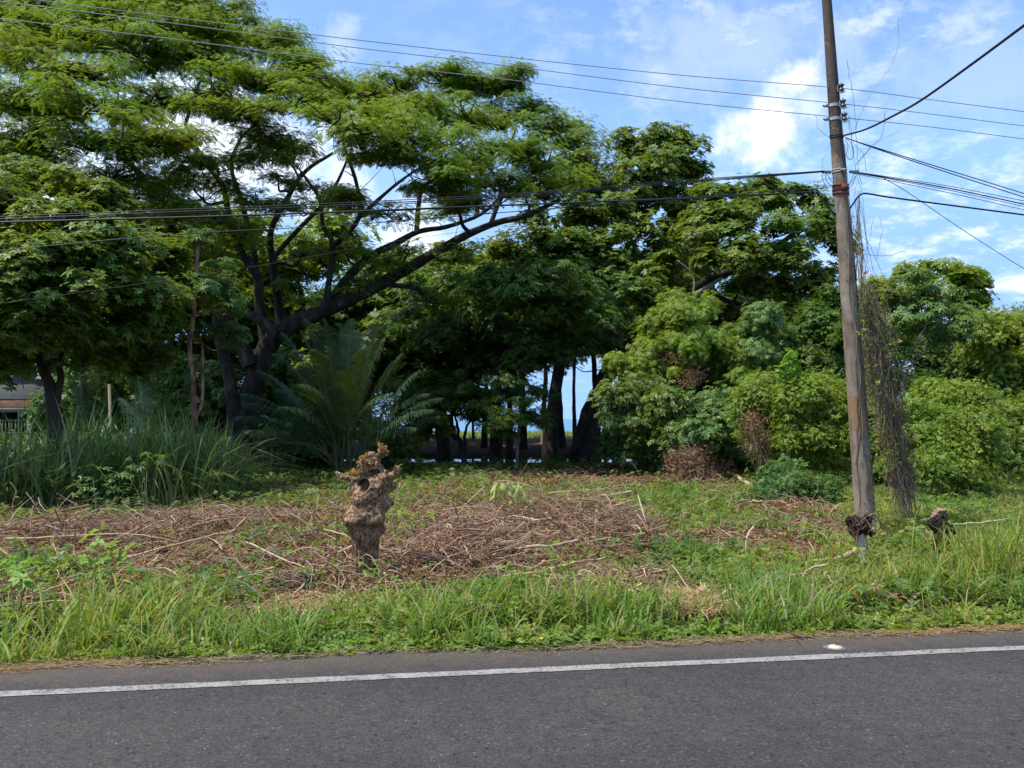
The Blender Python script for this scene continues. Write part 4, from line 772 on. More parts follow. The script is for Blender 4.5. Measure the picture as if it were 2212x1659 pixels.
for cx_, Y, lab, pp in [(470, 29, 'dark undergrowth bush at the foot of the umbrella tree, right of its trunk', [(620, 970), (650, 985), (690, 975), (640, 950), (690, 955)]), (860, 27, 'dark undergrowth right of the palm base', [(840, 985), (820, 960)]), (1610, 27, 'dark undergrowth in the hollow below the vine mound', [(1560, 990), (1600, 960), (1640, 990), (1480, 985), (1430, 990), (1400, 960)]), (300, 33, 'dark mass of undergrowth behind the tall grass', [(150, 900), (210, 880), (270, 900), (330, 880), (390, 900), (450, 890), (240, 830), (330, 820), (180, 830), (400, 830), (460, 830)]), (620, 35, 'dark undergrowth between the umbrella tree trunk and the palm', [(580, 800), (620, 830), (600, 880), (650, 900), (560, 920), (700, 920), (660, 850), (590, 950)]), (420, 35, 'dark undergrowth left of the umbrella tree trunk', [(440, 830), (400, 870), (470, 880), (360, 900), (430, 920), (470, 940), (350, 850)]), (1800, 27, 'dark foliage behind the hedge, left of the pole', [(1740, 790), (1800, 780), (1830, 720), (1780, 700), (1760, 740), (1830, 820), (1700, 820), (1820, 660)]), (1520, 28.5, 'black hollow of foliage beneath the vine mound', [(1420, 930), (1460, 960), (1520, 960), (1580, 950), (1500, 1000), (1400, 980), (1560, 1000), (1350, 950), (1620, 980), (1450, 1005)])]:
    shrub('undergrowth', lab, 'undergrowth', pp[0][0], Y, [(x, y, Y + rng.uniform(-.6, .6), 50, 28, 1.2) for x, y in pp], 'dark', tpl=TR5, size=.22, per=19, sub=5, cr=.42)

# ---------------------------------------------------------------- palms
def frond(mb, lf, base, tip, arch, nl=46, ll=.55, lw=.035, r=.022, droop=.5):
    base = np.array(base, float); tip = np.array(tip, float); L_ = np.linalg.norm(tip - base)
    ctl = base * .45 + tip * .55 + np.array((0, 0, arch * L_)); c = []
    for t in np.linspace(0, 1, 15): c.append(base * (1 - t) ** 2 + ctl * 2 * t * (1 - t) + tip * t * t)
    c = np.array(c); mb.tube(c, np.linspace(r, .004, 15), 4)
    tn = np.gradient(c, axis=0); tn /= np.linalg.norm(tn, axis=1)[:, None]; up = np.array((0, 0, 1.))
    ts = np.linspace(.22, 1, nl); idx = ts * 14; i0 = np.minimum(idx.astype(int), 13); f = (idx - i0)[:, None]
    p = c[i0] * (1 - f) + c[i0 + 1] * f; d = tn[i0]; side = np.cross(d, up); side /= np.linalg.norm(side, axis=1)[:, None] + 1e-6; nrm = np.cross(side, d)
    Vs = []; prof = ll * np.sin(np.clip(ts * 1.05 - .08, 0.05, 1) * math.pi) ** .55 * (1.05 - .35 * ts)
    for sg in (1, -1):
        a = d * .62 + sg * side * .78 + nrm * .22; a = a + rng.randn(nl, 3) * .07; a /= np.linalg.norm(a, axis=1)[:, None]
        ln = (prof * rng.uniform(.85, 1.1, nl))[:, None]; w = np.cross(a, nrm); w = w / (np.linalg.norm(w, axis=1)[:, None] + 1e-6) * lw / 2
        m1 = p + a * ln * .5 - up * ln * droop * .12; e = p + a * ln * .93 - up * ln * droop * .6
        V = np.stack([p - w * .6, p + w * .6, m1 + w, m1 - w, e + w * .15, e - w * .15], 1); Vs.append(V)
    V = np.concatenate(Vs); n = len(V); b = np.arange(n)[:, None] * 6
    Q = np.concatenate([b + np.array([[0, 1, 2, 3]]), b + np.array([[3, 2, 4, 5]])]); lf.add(V.reshape(-1, 3), Q)
def palm(label, base, tips, arch=.12, **k):
    r = empty('palm', tuple(base), label, 'palm'); b = np.array(base, float)
    for (x, y, Y) in tips:
        m = MB(); lf = MB(); a = arch * rng.uniform(.8, 1.3); tip = P(x, y, Y); st = b + np.array((rng.uniform(-.18, .18), rng.uniform(-.15, .15), .1)) + (tip - b) * np.array((.06, .06, 0))
        frond(m, lf, st, tip, a, **k)
        o = m.build('frond_stalk', M['drypalm'] if False else M['pstalk'], r, True); l = lf.build('leaflets', M['palm'], None)
        l.parent = o; l.location = np.array(l.location) - np.array(base)
    return r
M['pstalk'] = roughmat('palm_stalk', [(.3, (.07, .09, .03)), (.7, (.13, .14, .06))], 5, bump=.1, rough=.6)
pb = gb(X0(748, 25.5), 25.5, 0)
tips = [(700, 690, 25.5), (660, 690, 26), (760, 690, 25), (820, 700, 24.5), (530, 870, 26), (515, 900, 25), (945, 900, 25.5), (950, 860, 26), (735, 700, 25.5), (700, 705, 24.5), (770, 715, 26.5), (650, 715, 25), (610, 720, 26), (590, 765, 24.5), (560, 800, 26), (525, 850, 25), (530, 930, 23.8), (560, 945, 24.5), (600, 880, 23.6), (830, 730, 26), (870, 765, 25), (905, 800, 26), (925, 850, 25), (935, 885, 24.5), (900, 925, 23.8), (680, 760, 23.4), (780, 760, 23.4), (640, 830, 23), (850, 850, 23), (720, 740, 27.5), (810, 700, 27.5), (740, 800, 22.8), (600, 840, 27), (880, 900, 27)]
palm('large feathery palm with arching dark-green fronds rising from the ground left of centre', pb, tips, .25, nl=92, ll=.80, lw=.026, r=.028, droop=1.05)
# base of old leaf stubs
t = Tree('palm_stump', 'shaggy brown base of the large palm with yellow-tipped stubs', 'stump', gb(pb[0], pb[1] - .3), 'barkm', 'deadleaf', TTS); 
t.limb([pb - np.array((0, 0, .1)), pb + np.array((0, 0, .4))], .33, .22, 4, 10); t.done()
for lab, bx, Y, tp in [('small dim palm behind the tall grass, left of the peeling trunk', 330, 30, [(280, 800), (300, 780), (340, 770), (380, 800), (400, 850), (260, 860), (310, 840), (370, 870)]), ('dim palm with drooping fronds beside the house', 200, 32, [(150, 810), (170, 780), (210, 790), (240, 830), (250, 880), (160, 870)]),
                       ('distant palm top rising over the bushes at the right edge', 2195, 40, [(2150, 705), (2170, 685), (2195, 682), (2220, 690), (2240, 710), (2165, 720), (2225, 730)]), ('small dim palm between the two tree trunks on the left', 440, 33, [(400, 800), (420, 780), (450, 780), (480, 810), (490, 850), (400, 850)])]:
    z = P(bx, 760, Y)[2] if bx > 2000 else 0; b_ = gb(X0(bx, Y), Y, 0); r = palm(lab, b_ + np.array((0, 0, max(0, z))), [(x, y, Y + rng.uniform(-1.5, 1.5)) for x, y in tp], .2, nl=34, ll=.6, lw=.05, r=.02, droop=.9)
    m = MB(); m.tube([b_ - np.array((0, 0, .1)), b_ + np.array((0.1, 0, max(.3, z + .15)))], [.14, .10], 8); m.build('trunk', M['barkm'], r)
# banana plants at the foot of the rain tree
def banana(label, cxp, Y, n):
    b = gb(X0(cxp, Y), Y, 0); r = empty('banana_plant', tuple(b), label, 'plant'); m = MB(); m.tube([b, b + np.array((0, 0, .9))], [.08, .05], 8); m.build('stem', M['pstalk'], r)
    for k in range(n):
        a = rng.rand() * 6.283; L_ = rng.uniform(.9, 1.5); d = np.array((math.cos(a), math.sin(a), 0)); s_ = np.array((-d[1], d[0], 0)); st = b + np.array((0, 0, rng.uniform(.6, .95)))
        ts = np.linspace(0, 1, 9); c = st + d * (ts * L_ * .8)[:, None] + np.array((0, 0, 1)) * (L_ * (.8 * ts - .75 * ts ** 2.2))[:, None]; w = (.22 * np.sin(np.clip(ts * 1.0 + .05, 0, 1) * math.pi) ** .6 + .01)[:, None]
        V = np.concatenate([c - s_ * w + np.array((0, 0, .05)), c, c + s_ * w + np.array((0, 0, .05))]); i = np.arange(8)
        Q = np.concatenate([np.stack([i, i + 1, i + 10, i + 9], -1), np.stack([i + 9, i + 10, i + 19, i + 18], -1)]); put('leaf', V, Q, M['mid'], r, True)
banana('banana-like plant with large drooping leaves right of the peeling slender trunk', 470, 24, 8); banana('broad-leaved plant with big dark leaves at the foot of the umbrella tree', 590, 27.5, 7); banana('broad-leaved plant with upright leaves behind the tall grass', 385, 25, 7)

# ---------------------------------------------------------------- tall grass and tufts
def reeds():
    mb = MB(); n = 2100; pxs = rng.uniform(-120, 530, n); Y = rng.uniform(15.0, 23.5, n)
    x = np.array([X0(a, b) for a, b in zip(pxs, Y)]); y = Y
    dens = vn2(x, y, .8, 61); front = np.interp(pxs, [-120, 60, 180, 260, 400, 500, 530], [15.3, 15.3, 16.0, 16.4, 16.2, 17.5, 20])
    k = (y > front) & (rng.rand(n) < .35 + sm(.3, .6, dens)); x, y, dens, pxs = keep(k, x, y, dens, pxs); n = len(x)
    bs = np.repeat(np.stack([x, y, gz(x, y)], -1), 6, 0); m = len(bs); bs = bs + rng.randn(m, 3) * np.array((.10, .10, 0))
    h = np.repeat(rng.uniform(1.1, 2.3, n) * np.interp(pxs, [-120, 150, 420, 530], [.8, 1, 1.05, .75]), 6) * rng.uniform(.45, 1.15, m)
    mb.add(*blades(bs, h, rng.rand(m) * 6.283, rng.uniform(.12, 1.3, m), rng.uniform(.025, .062, m), 7, 1.4))
    tag(mb.build('tall_grass', M['reed']), 'tall cane-like grass with arching blades in the shade on the left', 'tall grass', kind='stuff')
reeds()
def tuft(label, pxx, pyy, h, n, spread=.12, mat='grass', w=.014, name='grass_tuft', cat='grass tuft', group='tall grass tufts along the verge', lean=.9):
    b = G(pxx, pyy); b[2] = gz(b[0], b[1]); bs = b + rng.randn(n, 3) * np.array((spread, spread, 0))
    mb = MB(); mb.add(*blades(bs, h * rng.uniform(.4, 1.1, n), rng.rand(n) * 6.283, rng.uniform(.1, lean, n), rng.uniform(.6, 1.3, n) * w, 5))
    return tag(mb.build(name, M[mat]), label, cat, group)
TU = [(745, 1335, .42, 70, .10, 'wide-bladed dark green tuft below the burl-covered stump'), (880, 1350, .40, 46, .12, 'upright tuft right of the stump tuft, by the asphalt'), (230, 1345, .62, 170, .30, 'largest dense tuft, left foreground below the big-leaved weeds'), (330, 1330, .45, 120, .25, 'dense tuft right of the largest one in the left foreground'),
      (190, 1395, .40, 60, .14, 'bright tuft closest to the asphalt on the left'), (560, 1370, .30, 70, .16, 'short tuft by the asphalt left of the stump'), (450, 1370, .33, 80, .2, 'short loose tuft by the asphalt, centre left'), (640, 1360, .30, 60, .12, 'small tuft just left of the tuft below the stump'),
      (1000, 1345, .38, 60, .14, 'tuft in front of the pale stone'), (1130, 1340, .36, 60, .14, 'tuft right of the pale stone'), (1290, 1340, .40, 90, .2, 'broad tuft beside the climbing weeds, centre right'), (1390, 1335, .42, 90, .2, 'thick tuft left of the beige straw heap'), (1640, 1330, .42, 120, .24, 'dense tuft between straw heap and pole'),
      (1730, 1325, .40, 100, .2, 'dense tuft below and left of the short concrete post'), (2130, 1235, .60, 220, .3, 'tall lush clump of grass behind the right verge'), (2200, 1270, .75, 260, .3, 'tallest lush clump at the right edge'), (2040, 1290, .40, 80, .16, 'narrow upright tuft in front of the right stump'),
      (1500, 1215, .40, 36, .08, 'lone slim tuft right of the brush heap'), (1940, 1010, .5, 120, .25, 'light clump at the foot of the dry vines'), (2010, 1040, .5, 140, .3, 'light clump under the rounded bush'), (2130, 1040, .5, 140, .4, 'light clump behind the lawn at right'), (30, 1390, .35, 120, .3, 'low clump at the left edge of the asphalt')]
for a, b, h, n, sp, lab in TU: tuft('green ' + lab if 'green' not in lab else lab, a, b, h * 1.05, n, sp, w=.020 + .004 * (b < 1100))
for a, b, lab in [(1500, 1300, 'beige heap of bent dry straw beside the verge tufts, right of centre'), (1840, 1290, 'small heap of dry straw below the short concrete post'), (1520, 1325, 'trailing tail of the beige straw heap nearer the asphalt'), (670, 1310, 'dry straw litter patch left below the stump')]:
    bb = G(a, b); bb[2] = gz(bb[0], bb[1]); n = 260; mb = MB()
    mb.add(*blades(bb + rng.randn(n, 3) * np.array((.15, .12, 0)) + np.array((0, 0, .02)), rng.uniform(.1, .3, n), rng.rand(n) * 6.283, rng.uniform(.8, 1.8, n), rng.uniform(.008, .02, n), 4, 1.4))
    tag(mb.build('straw_heap', M['straw']), lab, 'straw')

# leafy weeds one can tell apart
def plant(name, label, cxp, pyb, Y, pts, leaf, tpl, size, per, r=.008, bark='drygreen', cat='plant', spread=.06):
    b = gb(X0(cxp, Y), Y, .02) if pyb is None else G(cxp, pyb); 
    if pyb is not None: b[2] = gz(b[0], b[1]) - .02
    Y = b[1]; t = Tree(name, label, cat, b, bark, leaf, tpl)
    for a, c in pts:
        e = P(a, c, Y + rng.uniform(-.12, .12)); t.limb([b + rng.randn(3) * .02, (b + e) / 2 + rng.randn(3) * .03, e], r, r * .5, 4, 5)
        n = per; pos = e + rng.randn(n, 3) * spread; t.cm.add(*scatter(tpl, pos, np.stack([rng.randn(n) * .5, rng.randn(n) * .4 - .3, np.ones(n)], -1), size * rng.uniform(.6, 1.2, n)))
    return t.done('stems')
plant('broad_leaved_weed', 'big-leaved bright green seedling standing above the left verge tufts', 215, 1290, 0, [(185, 1190), (215, 1175), (240, 1200), (260, 1185), (200, 1220), (250, 1230)], 'lime', TR5, .10, 3, .006)
plant('broad_leaved_weed', 'pair of broad pale-green leaves at the left edge before the brown litter', 30, 1330, 0, [(10, 1235), (45, 1215), (60, 1240), (25, 1260), (80, 1250)], 'lime', TR5, .10, 3, .006)
plant('leafy_seedling', 'small bright sprig of leaves at the foot of the burl-covered stump', 800, 1262, 0, [(785, 1240), (810, 1232), (830, 1238), (825, 1215)], 'lime', TTS, .07, 5, .003, spread=.03)
plant('leafy_seedling', 'yellow-green sprouting sprig right of the stump above the brushwood', 880, 1170, 0, [(865, 1120), (880, 1100), (900, 1115), (875, 1140), (925, 1110), (893, 1140)], 'bright', TTS, .10, 9, .006)
plant('climbing_weed', 'upright leafy weeds twining up in front of the brush heap, centre right', 1190, 1300, 0, [(1180, 1190), (1185, 1220), (1200, 1250), (1170, 1260), (1220, 1240), (1250, 1255), (1140, 1240), (1100, 1230)], 'weed', TTS, .08, 12, .005)
t = Tree('yellow_green_sapling', 'lone bright sapling with a crown of large lime leaves above the thicket', 'sapling', gb(X0(1706, 20.6), 20.6), 'pale', 'lime', TT)
t.limb([gb(X0(1706, 20.6), 20.6)] + px([(1704, 900), (1707, 840), (1705, 775)], 20.6), .025, .012, 4, 6)
for a, c_, w_ in [(1706, 765, 14), (1692, 785, 10), (1720, 785, 10), (1706, 800, 16), (1690, 810, 8), (1722, 812, 8), (1708, 850, 8), (1705, 830, 8)]:
    t.cm.add(*scatter(TR5, P(a, c_, 20.6) + rng.randn(7, 3) * w_ * .005, np.stack([rng.randn(7) * .5, rng.randn(7) * .4 - .3, np.ones(7)], -1), rng.uniform(.12, .2, 7)))
t.done()
plant('leafy_seedling', 'young plant with large fresh leaves below the thicket, left of the pole', 1712, None, 18.5, [(1695, 1000), (1712, 990), (1735, 1005), (1685, 1015), (1720, 1020)], 'mid', TR5, .16, 2, .01)
plant('leafy_seedling', 'bluish-green leafy shoot at the front of the tall grass', 320, None, 15.0, [(290, 1000), (320, 985), (345, 990), (310, 1010), (270, 1015)], 'blue', TP, .13, 3, .01)
plant('leafy_bush', 'low pale-leaved bush at the front edge of the tall grass', 210, None, 15.0, [(170, 1050), (200, 1030), (240, 1045), (270, 1065), (190, 1080), (230, 1080), (300, 1080), (260, 1090)], 'mid', TTS, .13, 16, .01, spread=.14)
plant('leafy_bush', 'clump of weeds with yellow blooms at the left edge in the tall grass', 40, None, 15.6, [(10, 960), (40, 950), (80, 955), (30, 990), (70, 990), (0, 1000), (100, 975)], 'weed', TTS, .13, 14, .01, spread=.14)
plant('fern', 'yellowish fern fronds in the left middle of the verge', 430, 1270, 0, [(410, 1250), (440, 1248), (425, 1262), (455, 1258)], 'lime', TF, .13, 3, .003)
plant('leafy_clump', 'low mound of dark rounded leaves amid the brown litter, left of the stump', 600, 1180, 0, [(540, 1150), (580, 1145), (620, 1145), (560, 1165), (600, 1165), (640, 1160)], 'mid', TTS, .09, 16, .005, spread=.10)
plant('leafy_clump', 'green clump right beside the short concrete post', 1895, 1230, 0, [(1885, 1200), (1905, 1190), (1915, 1210), (1890, 1215)], 'weed', TTS, .08, 10, .004)

# wilted broken branch with limp pale leaves
def wilted():
    b = G(1150, 1135); b[2] = gz(b[0], b[1]); Y = b[1]; r = empty('wilted_branch', tuple(b), 'cut branch with limp pale yellow-green leaves hanging over the brushwood', 'branch')
    m = MB(); A = [P(a, c, Y) for a, c in [(1195, 1082), (1150, 1052), (1110, 1042), (1085, 1038), (1062, 1044)]]; c = catmull(A, 5); m.tube(c, np.linspace(.012, .006, len(c)), 5)
    m.tube(catmull([P(1150, 1130, Y), P(1140, 1085, Y), P(1150, 1052, Y)], 5), .009, 5); m.build('stem', M['paletwig'], r, True)
    for (a, c0, a2, c2, w) in [(1074 + rng.uniform(-8, 70), 1040 + rng.uniform(0, 8), 1066 + q_ * 9 + rng.uniform(-6, 6), 1066 + rng.uniform(0, 34), rng.uniform(.035, .075)) for q_ in range(9)] + [(1085, 1040, 1078, 1090, .07), (1105, 1040, 1112, 1092, .09), (1068, 1044, 1062, 1078, .06), (1120, 1046, 1132, 1098, .07), (1098, 1040, 1092, 1072, .08), (1128, 1060, 1160, 1102, .06), (1135, 1075, 1150, 1095, .05), (1110, 1060, 1104, 1098, .06)]:
        p0, p1 = P(a, c0, Y - rng.uniform(0, .1)), P(a2, c2, Y - rng.uniform(0, .12)); t = np.linspace(0, 1, 7)[:, None]; cc = p0 * (1 - t) + p1 * t + rng.randn(7, 3) * .016; cc[:, 1] -= .05 * np.sin(t[:, 0] * 3.1)
        w *= .75; ww = (w * np.sin(np.clip(t[:, 0] * .9 + .08, 0, 1) * math.pi) ** .7)[:, None]; s_ = np.array((rng.uniform(.3, .95), .6 * rng.randn(), 0)) * rng.uniform(.6, 1.2, (7, 1)); f = np.array((0, rng.uniform(-.02, .05), 0))
        V = np.concatenate([cc - s_ * ww + f, cc, cc + s_ * ww + f]); i = np.arange(6)
        put('leaf', V, np.concatenate([np.stack([i, i + 1, i + 8, i + 7], -1), np.stack([i + 7, i + 8, i + 15, i + 14], -1)]), M['wilt'], r, True)
wilted()

# fallen sticks
def gpx(a, c, z=.0):
    g = G(a, c, z); return np.array((g[0], g[1], z))
def stick(label, pts, r0, r1, mat='paletwig', Y=None, name='fallen_stick', cat='stick'):
    """points (px, py, height above ground)"""
    q = [gpx(a, c, z) + np.array((0, 0, float(gz(*gpx(a, c, z)[:2])))) for a, c, z in pts] if Y is None else [P(a, c, Y) for a, c in pts]
    cc = catmull(q, 5); cc = cc + rng.randn(*cc.shape) * r0 * .35; m = MB(); m.tube(cc, np.linspace(r0, r1, len(cc)), 7); return tag(m.build(name, M[mat], None, True), label, cat)
stick('pale peeled stick lying on the green patch beyond the brush heap', [(1272, 1078, .03), (1310, 1073, .05), (1362, 1063, .05)], .032, .045)
stick('long straight tan stick lying across the front of the big brush heap', [(1031, 1207, .12), (1110, 1188, .16), (1180, 1178, .2), (1250, 1160, .25)], .022, .014)
stick('tan stick pointing right from the front of the brush heap', [(1190, 1225, .06), (1250, 1210, .1), (1304, 1198, .12)], .018, .012)
stick('short tan stick on top of the brush heap', [(1132, 1116, .25), (1160, 1118, .26), (1190, 1118, .25)], .018, .018)
stick('bent brown stick in the brush heap below the wilted leaves', [(1060, 1165, .2), (1090, 1150, .25), (1130, 1146, .22)], .02, .012, 'browntwig')
stick('thin pale cane leaning up to the right above the brushwood', [(848, 1178), (880, 1150), (930, 1098), (964, 1043)], .008, .005, Y=12.2)
stick('arched tan stem over the right end of the brush heap', [(1223, 1165), (1236, 1135), (1255, 1121), (1280, 1126), (1310, 1140)], .012, .006, Y=12.5)
stick('long arched tan stem over the brown litter at the far left', [(51, 1150), (135, 1126), (189, 1129), (216, 1144)], .014, .008, Y=12.6)
stick('high arched tan stem left of centre in the brown litter', [(182, 1118), (205, 1102), (235, 1100), (269, 1107), (296, 1134)], .012, .007, Y=13.6)
stick('very long thin stem stretched along the brown litter on the left', [(10, 1155, .2), (168, 1151, .22), (286, 1153, .22), (387, 1165, .15)], .012, .006)
stick('diagonal tan stem rising towards the middle of the brown litter', [(276, 1200, .05), (394, 1165, .2), (505, 1141, .25)], .012, .008)
stick('straight dry stem sloping down left of the stump', [(532, 1168, .15), (610, 1200, .15), (690, 1232, .05)], .012, .007)
stick('pale cut log end lying at the dark edge of the trees, right', [(1581, 1025, .1), (1600, 1036, .07), (1621, 1048, .05)], .055, .045, name='cut_log', cat='log')
stick('short pale branch in the low brush left of the pole', [(1601, 1079, .08), (1620, 1080, .09), (1643, 1082, .08)], .03, .02)
stick('pale fallen log at the foot of the short concrete post', [(1847, 1188, .1), (1827, 1198, .08), (1807, 1208, .05), (1756, 1213, .04)], .035, .025, name='cut_log', cat='log')
stick('dry stick between the short concrete post and the right stump', [(1901, 1151, .1), (1940, 1146, .12), (1985, 1137, .15)], .018, .012)
stick('dark twig crossing the stick between the two right stumps', [(1886, 1108), (1908, 1132), (1918, 1150), (1922, 1165)], .014, .010, 'browntwig', Y=10.6)
stick('long thin bamboo-pale stick resting on the right stump and pointing right', [(2010, 1136), (2080, 1132), (2140, 1126), (2177, 1121)], .014, .008, Y=10.2)
stick('brown stick at the left edge in the litter', [(-20, 1168, .2), (20, 1200, .12), (45, 1218, .05)], .018, .012, 'browntwig')
stick('dry pale stalk lying at the left of the stump in the litter', [(965, 1330, .03), (980, 1338, .03), (998, 1345, .02)], .008, .006)
stick('pale chip of wood on the straw left below the stump', [(650, 1298, .03), (665, 1308, .04), (680, 1318, .03)], .018, .010)
stick('flat brown stick on the asphalt edge at the far right', [(2055, 1357, .012), (2085, 1357, .014), (2118, 1355, .012)], .010, .008, 'browntwig')
stick('curved root-like stick left of the stump foot in the brush', [(832, 1185), (850, 1200), (880, 1222), (930, 1240)], .012, .008, 'browntwig', Y=9.4)
for i, (a, c, dx, dy, lab) in enumerate([(940, 1180, 90, -30, 'thin twig slanting over the left of the brush heap'), (1090, 1240, 110, -10, 'low thin stick at the front middle of the brush heap'), (1330, 1190, 70, 12, 'thin stick at the right front of the brush heap'), (990, 1150, 30, 60, 'pale forked twig upright in the brush heap'), (1370, 1150, 60, -16, 'thin curved twig at the right top of the brush heap'), (700, 1145, 80, 20, 'thin tan twig behind the stump'), (450, 1120, 130, -14, 'long thin twig at the back of the left litter')]):
    stick(lab, [(a, c, .15), (a + dx * .5, c + dy * .5 - 4, .28), (a + dx, c + dy, .2)], .010, .005, 'paletwig' if i % 2 else 'browntwig')

# rock, litter, road marker
def blob(name, label, cat, c, r, mat, sub=3, amp=.2, fr=3, parent=None, sq=(1, 1, 1)):
    import bmesh
    bm = bmesh.new(); bmesh.ops.create_icosphere(bm, subdivisions=sub, radius=1); V = np.array([v.co[:] for v in bm.verts]); Fc = np.array([[v.index for v in f.verts] for f in bm.faces]); bm.free()
    d = 1 + amp * 2 * (vnoise(V + np.array(c) * 3.1 + 50, fr) - .5) + amp * (vnoise(V + 80, fr * 2.7) - .5); V = V * d[:, None] * np.array(r) + np.array(c)
    o = put(name, V, None, M[mat], parent, True, T=Fc)
    return tag(o, label, cat) if parent is None else o
sc_ = G(1036, 1325); blob('stone', 'pale grey stone half hidden in grass at the front of the verge', 'stone', (sc_[0], sc_[1] + .1, float(gz(sc_[0], sc_[1])) + .03), (.13, .10, .10), 'stone', amp=.2, fr=2)
mb = MB(); g = G(1803, 1400); 
mb.add(*lathe([(.001, .004), (.075, .004), (.08, .001)], (g[0], g[1], .003), 28)); rs = empty('road_stud', (g[0], g[1], 0), 'worn cream disc set in a tar ring beside the white edge line', 'road stud')
mb.build('tar_ring', M['pitch'], rs, True); mb = MB(); v, q = lathe([(.001, .014), (.035, .012), (.046, .004), (.048, .0)], (0, 0, 0), 24); v[:, 0] *= 1.05; k = v[:, 0] + .6 * v[:, 1] > .035; v[k, 2] *= .3
mb.add(v + np.array((g[0] + .004, g[1], .006)), q); mb.build('disc', M['cream'], rs, True)
g = G(1160, 1384); mb = MB(); th = np.linspace(0, 1, 6)
V = np.array([(g[0] + .085 * (t - .5), g[1] + s_ * .018, .012 + .008 * math.sin(t * 9) + (.004 if s_ > 0 else 0)) for t in th for s_ in (-1, 1)]); tag(put('wrapper', V, [(2 * i, 2 * i + 2, 2 * i + 3, 2 * i + 1) for i in range(5)], M['signyellow']), 'crumpled yellow and black wrapper at the edge of the asphalt', 'litter')
g = G(1975, 1304); blob('red_leaf', 'single red leaf caught in the verge grass on the right', 'leaf', (g[0], g[1], .10), (.02, .006, .012), 'signred', 2)
# bundle of twigs
n = 260; g = G(620, 1262); u = rng.randn(n, 3); u /= np.linalg.norm(u, axis=1)[:, None]; w = np.cross(u, rng.randn(n, 3)); w /= np.linalg.norm(w, axis=1)[:, None]
c0 = np.array((g[0], g[1], float(gz(g[0], g[1])) + .07)); R3 = np.array((.20, .12, .09)); mb = MB(); mb.add(*many_tubes(c0 + (u - w * .6) * R3, c0 + (u + w * .6) * R3, u * .03, np.full(n, .005), np.full(n, .003), 4, 3))
tag(mb.build('twig_bundle', M['greyvine']), 'round nest-like ball of grey twigs in the verge left of the stump', 'twigs')

# ---------------------------------------------------------------- stumps
def lump_mesh(parts, voxel, name):
    """join ellipsoids/tubes, voxel-remesh into one skin"""
    mb = MB()
    import bmesh
    Vs, Ts, n = [], [], 0
    for c, r in parts:
        bm = bmesh.new(); bmesh.ops.create_icosphere(bm, subdivisions=3, radius=1); V = np.array([v.co[:] for v in bm.verts]); T = np.array([[v.index for v in f.verts] for f in bm.faces]); bm.free()
        Vs.append(V * np.array(r) + np.array(c)); Ts.append(T + n); n += len(V)
    me = mesh_np(np.concatenate(Vs), None, np.concatenate(Ts)); o = bpy.data.objects.new('tmp', me); COL.objects.link(o)
    m = o.modifiers.new('r', 'REMESH'); m.mode = 'VOXEL'; m.voxel_size = voxel; m2 = o.modifiers.new('s', 'SMOOTH'); m2.iterations = 5; m2.factor = .6
    dg = bpy.context.evaluated_depsgraph_get(); e = o.evaluated_get(dg).to_mesh()
    V = np.empty(len(e.vertices) * 3); e.vertices.foreach_get('co', V); V = V.reshape(-1, 3); Nn = np.empty(len(e.vertices) * 3); e.vertices.foreach_get('normal', Nn); Nn = Nn.reshape(-1, 3)
    Q = np.array([list(p.vertices) for p in e.polygons if len(p.vertices) == 4]); o.evaluated_get(dg).to_mesh_clear(); bpy.data.objects.remove(o); return V, Q, Nn
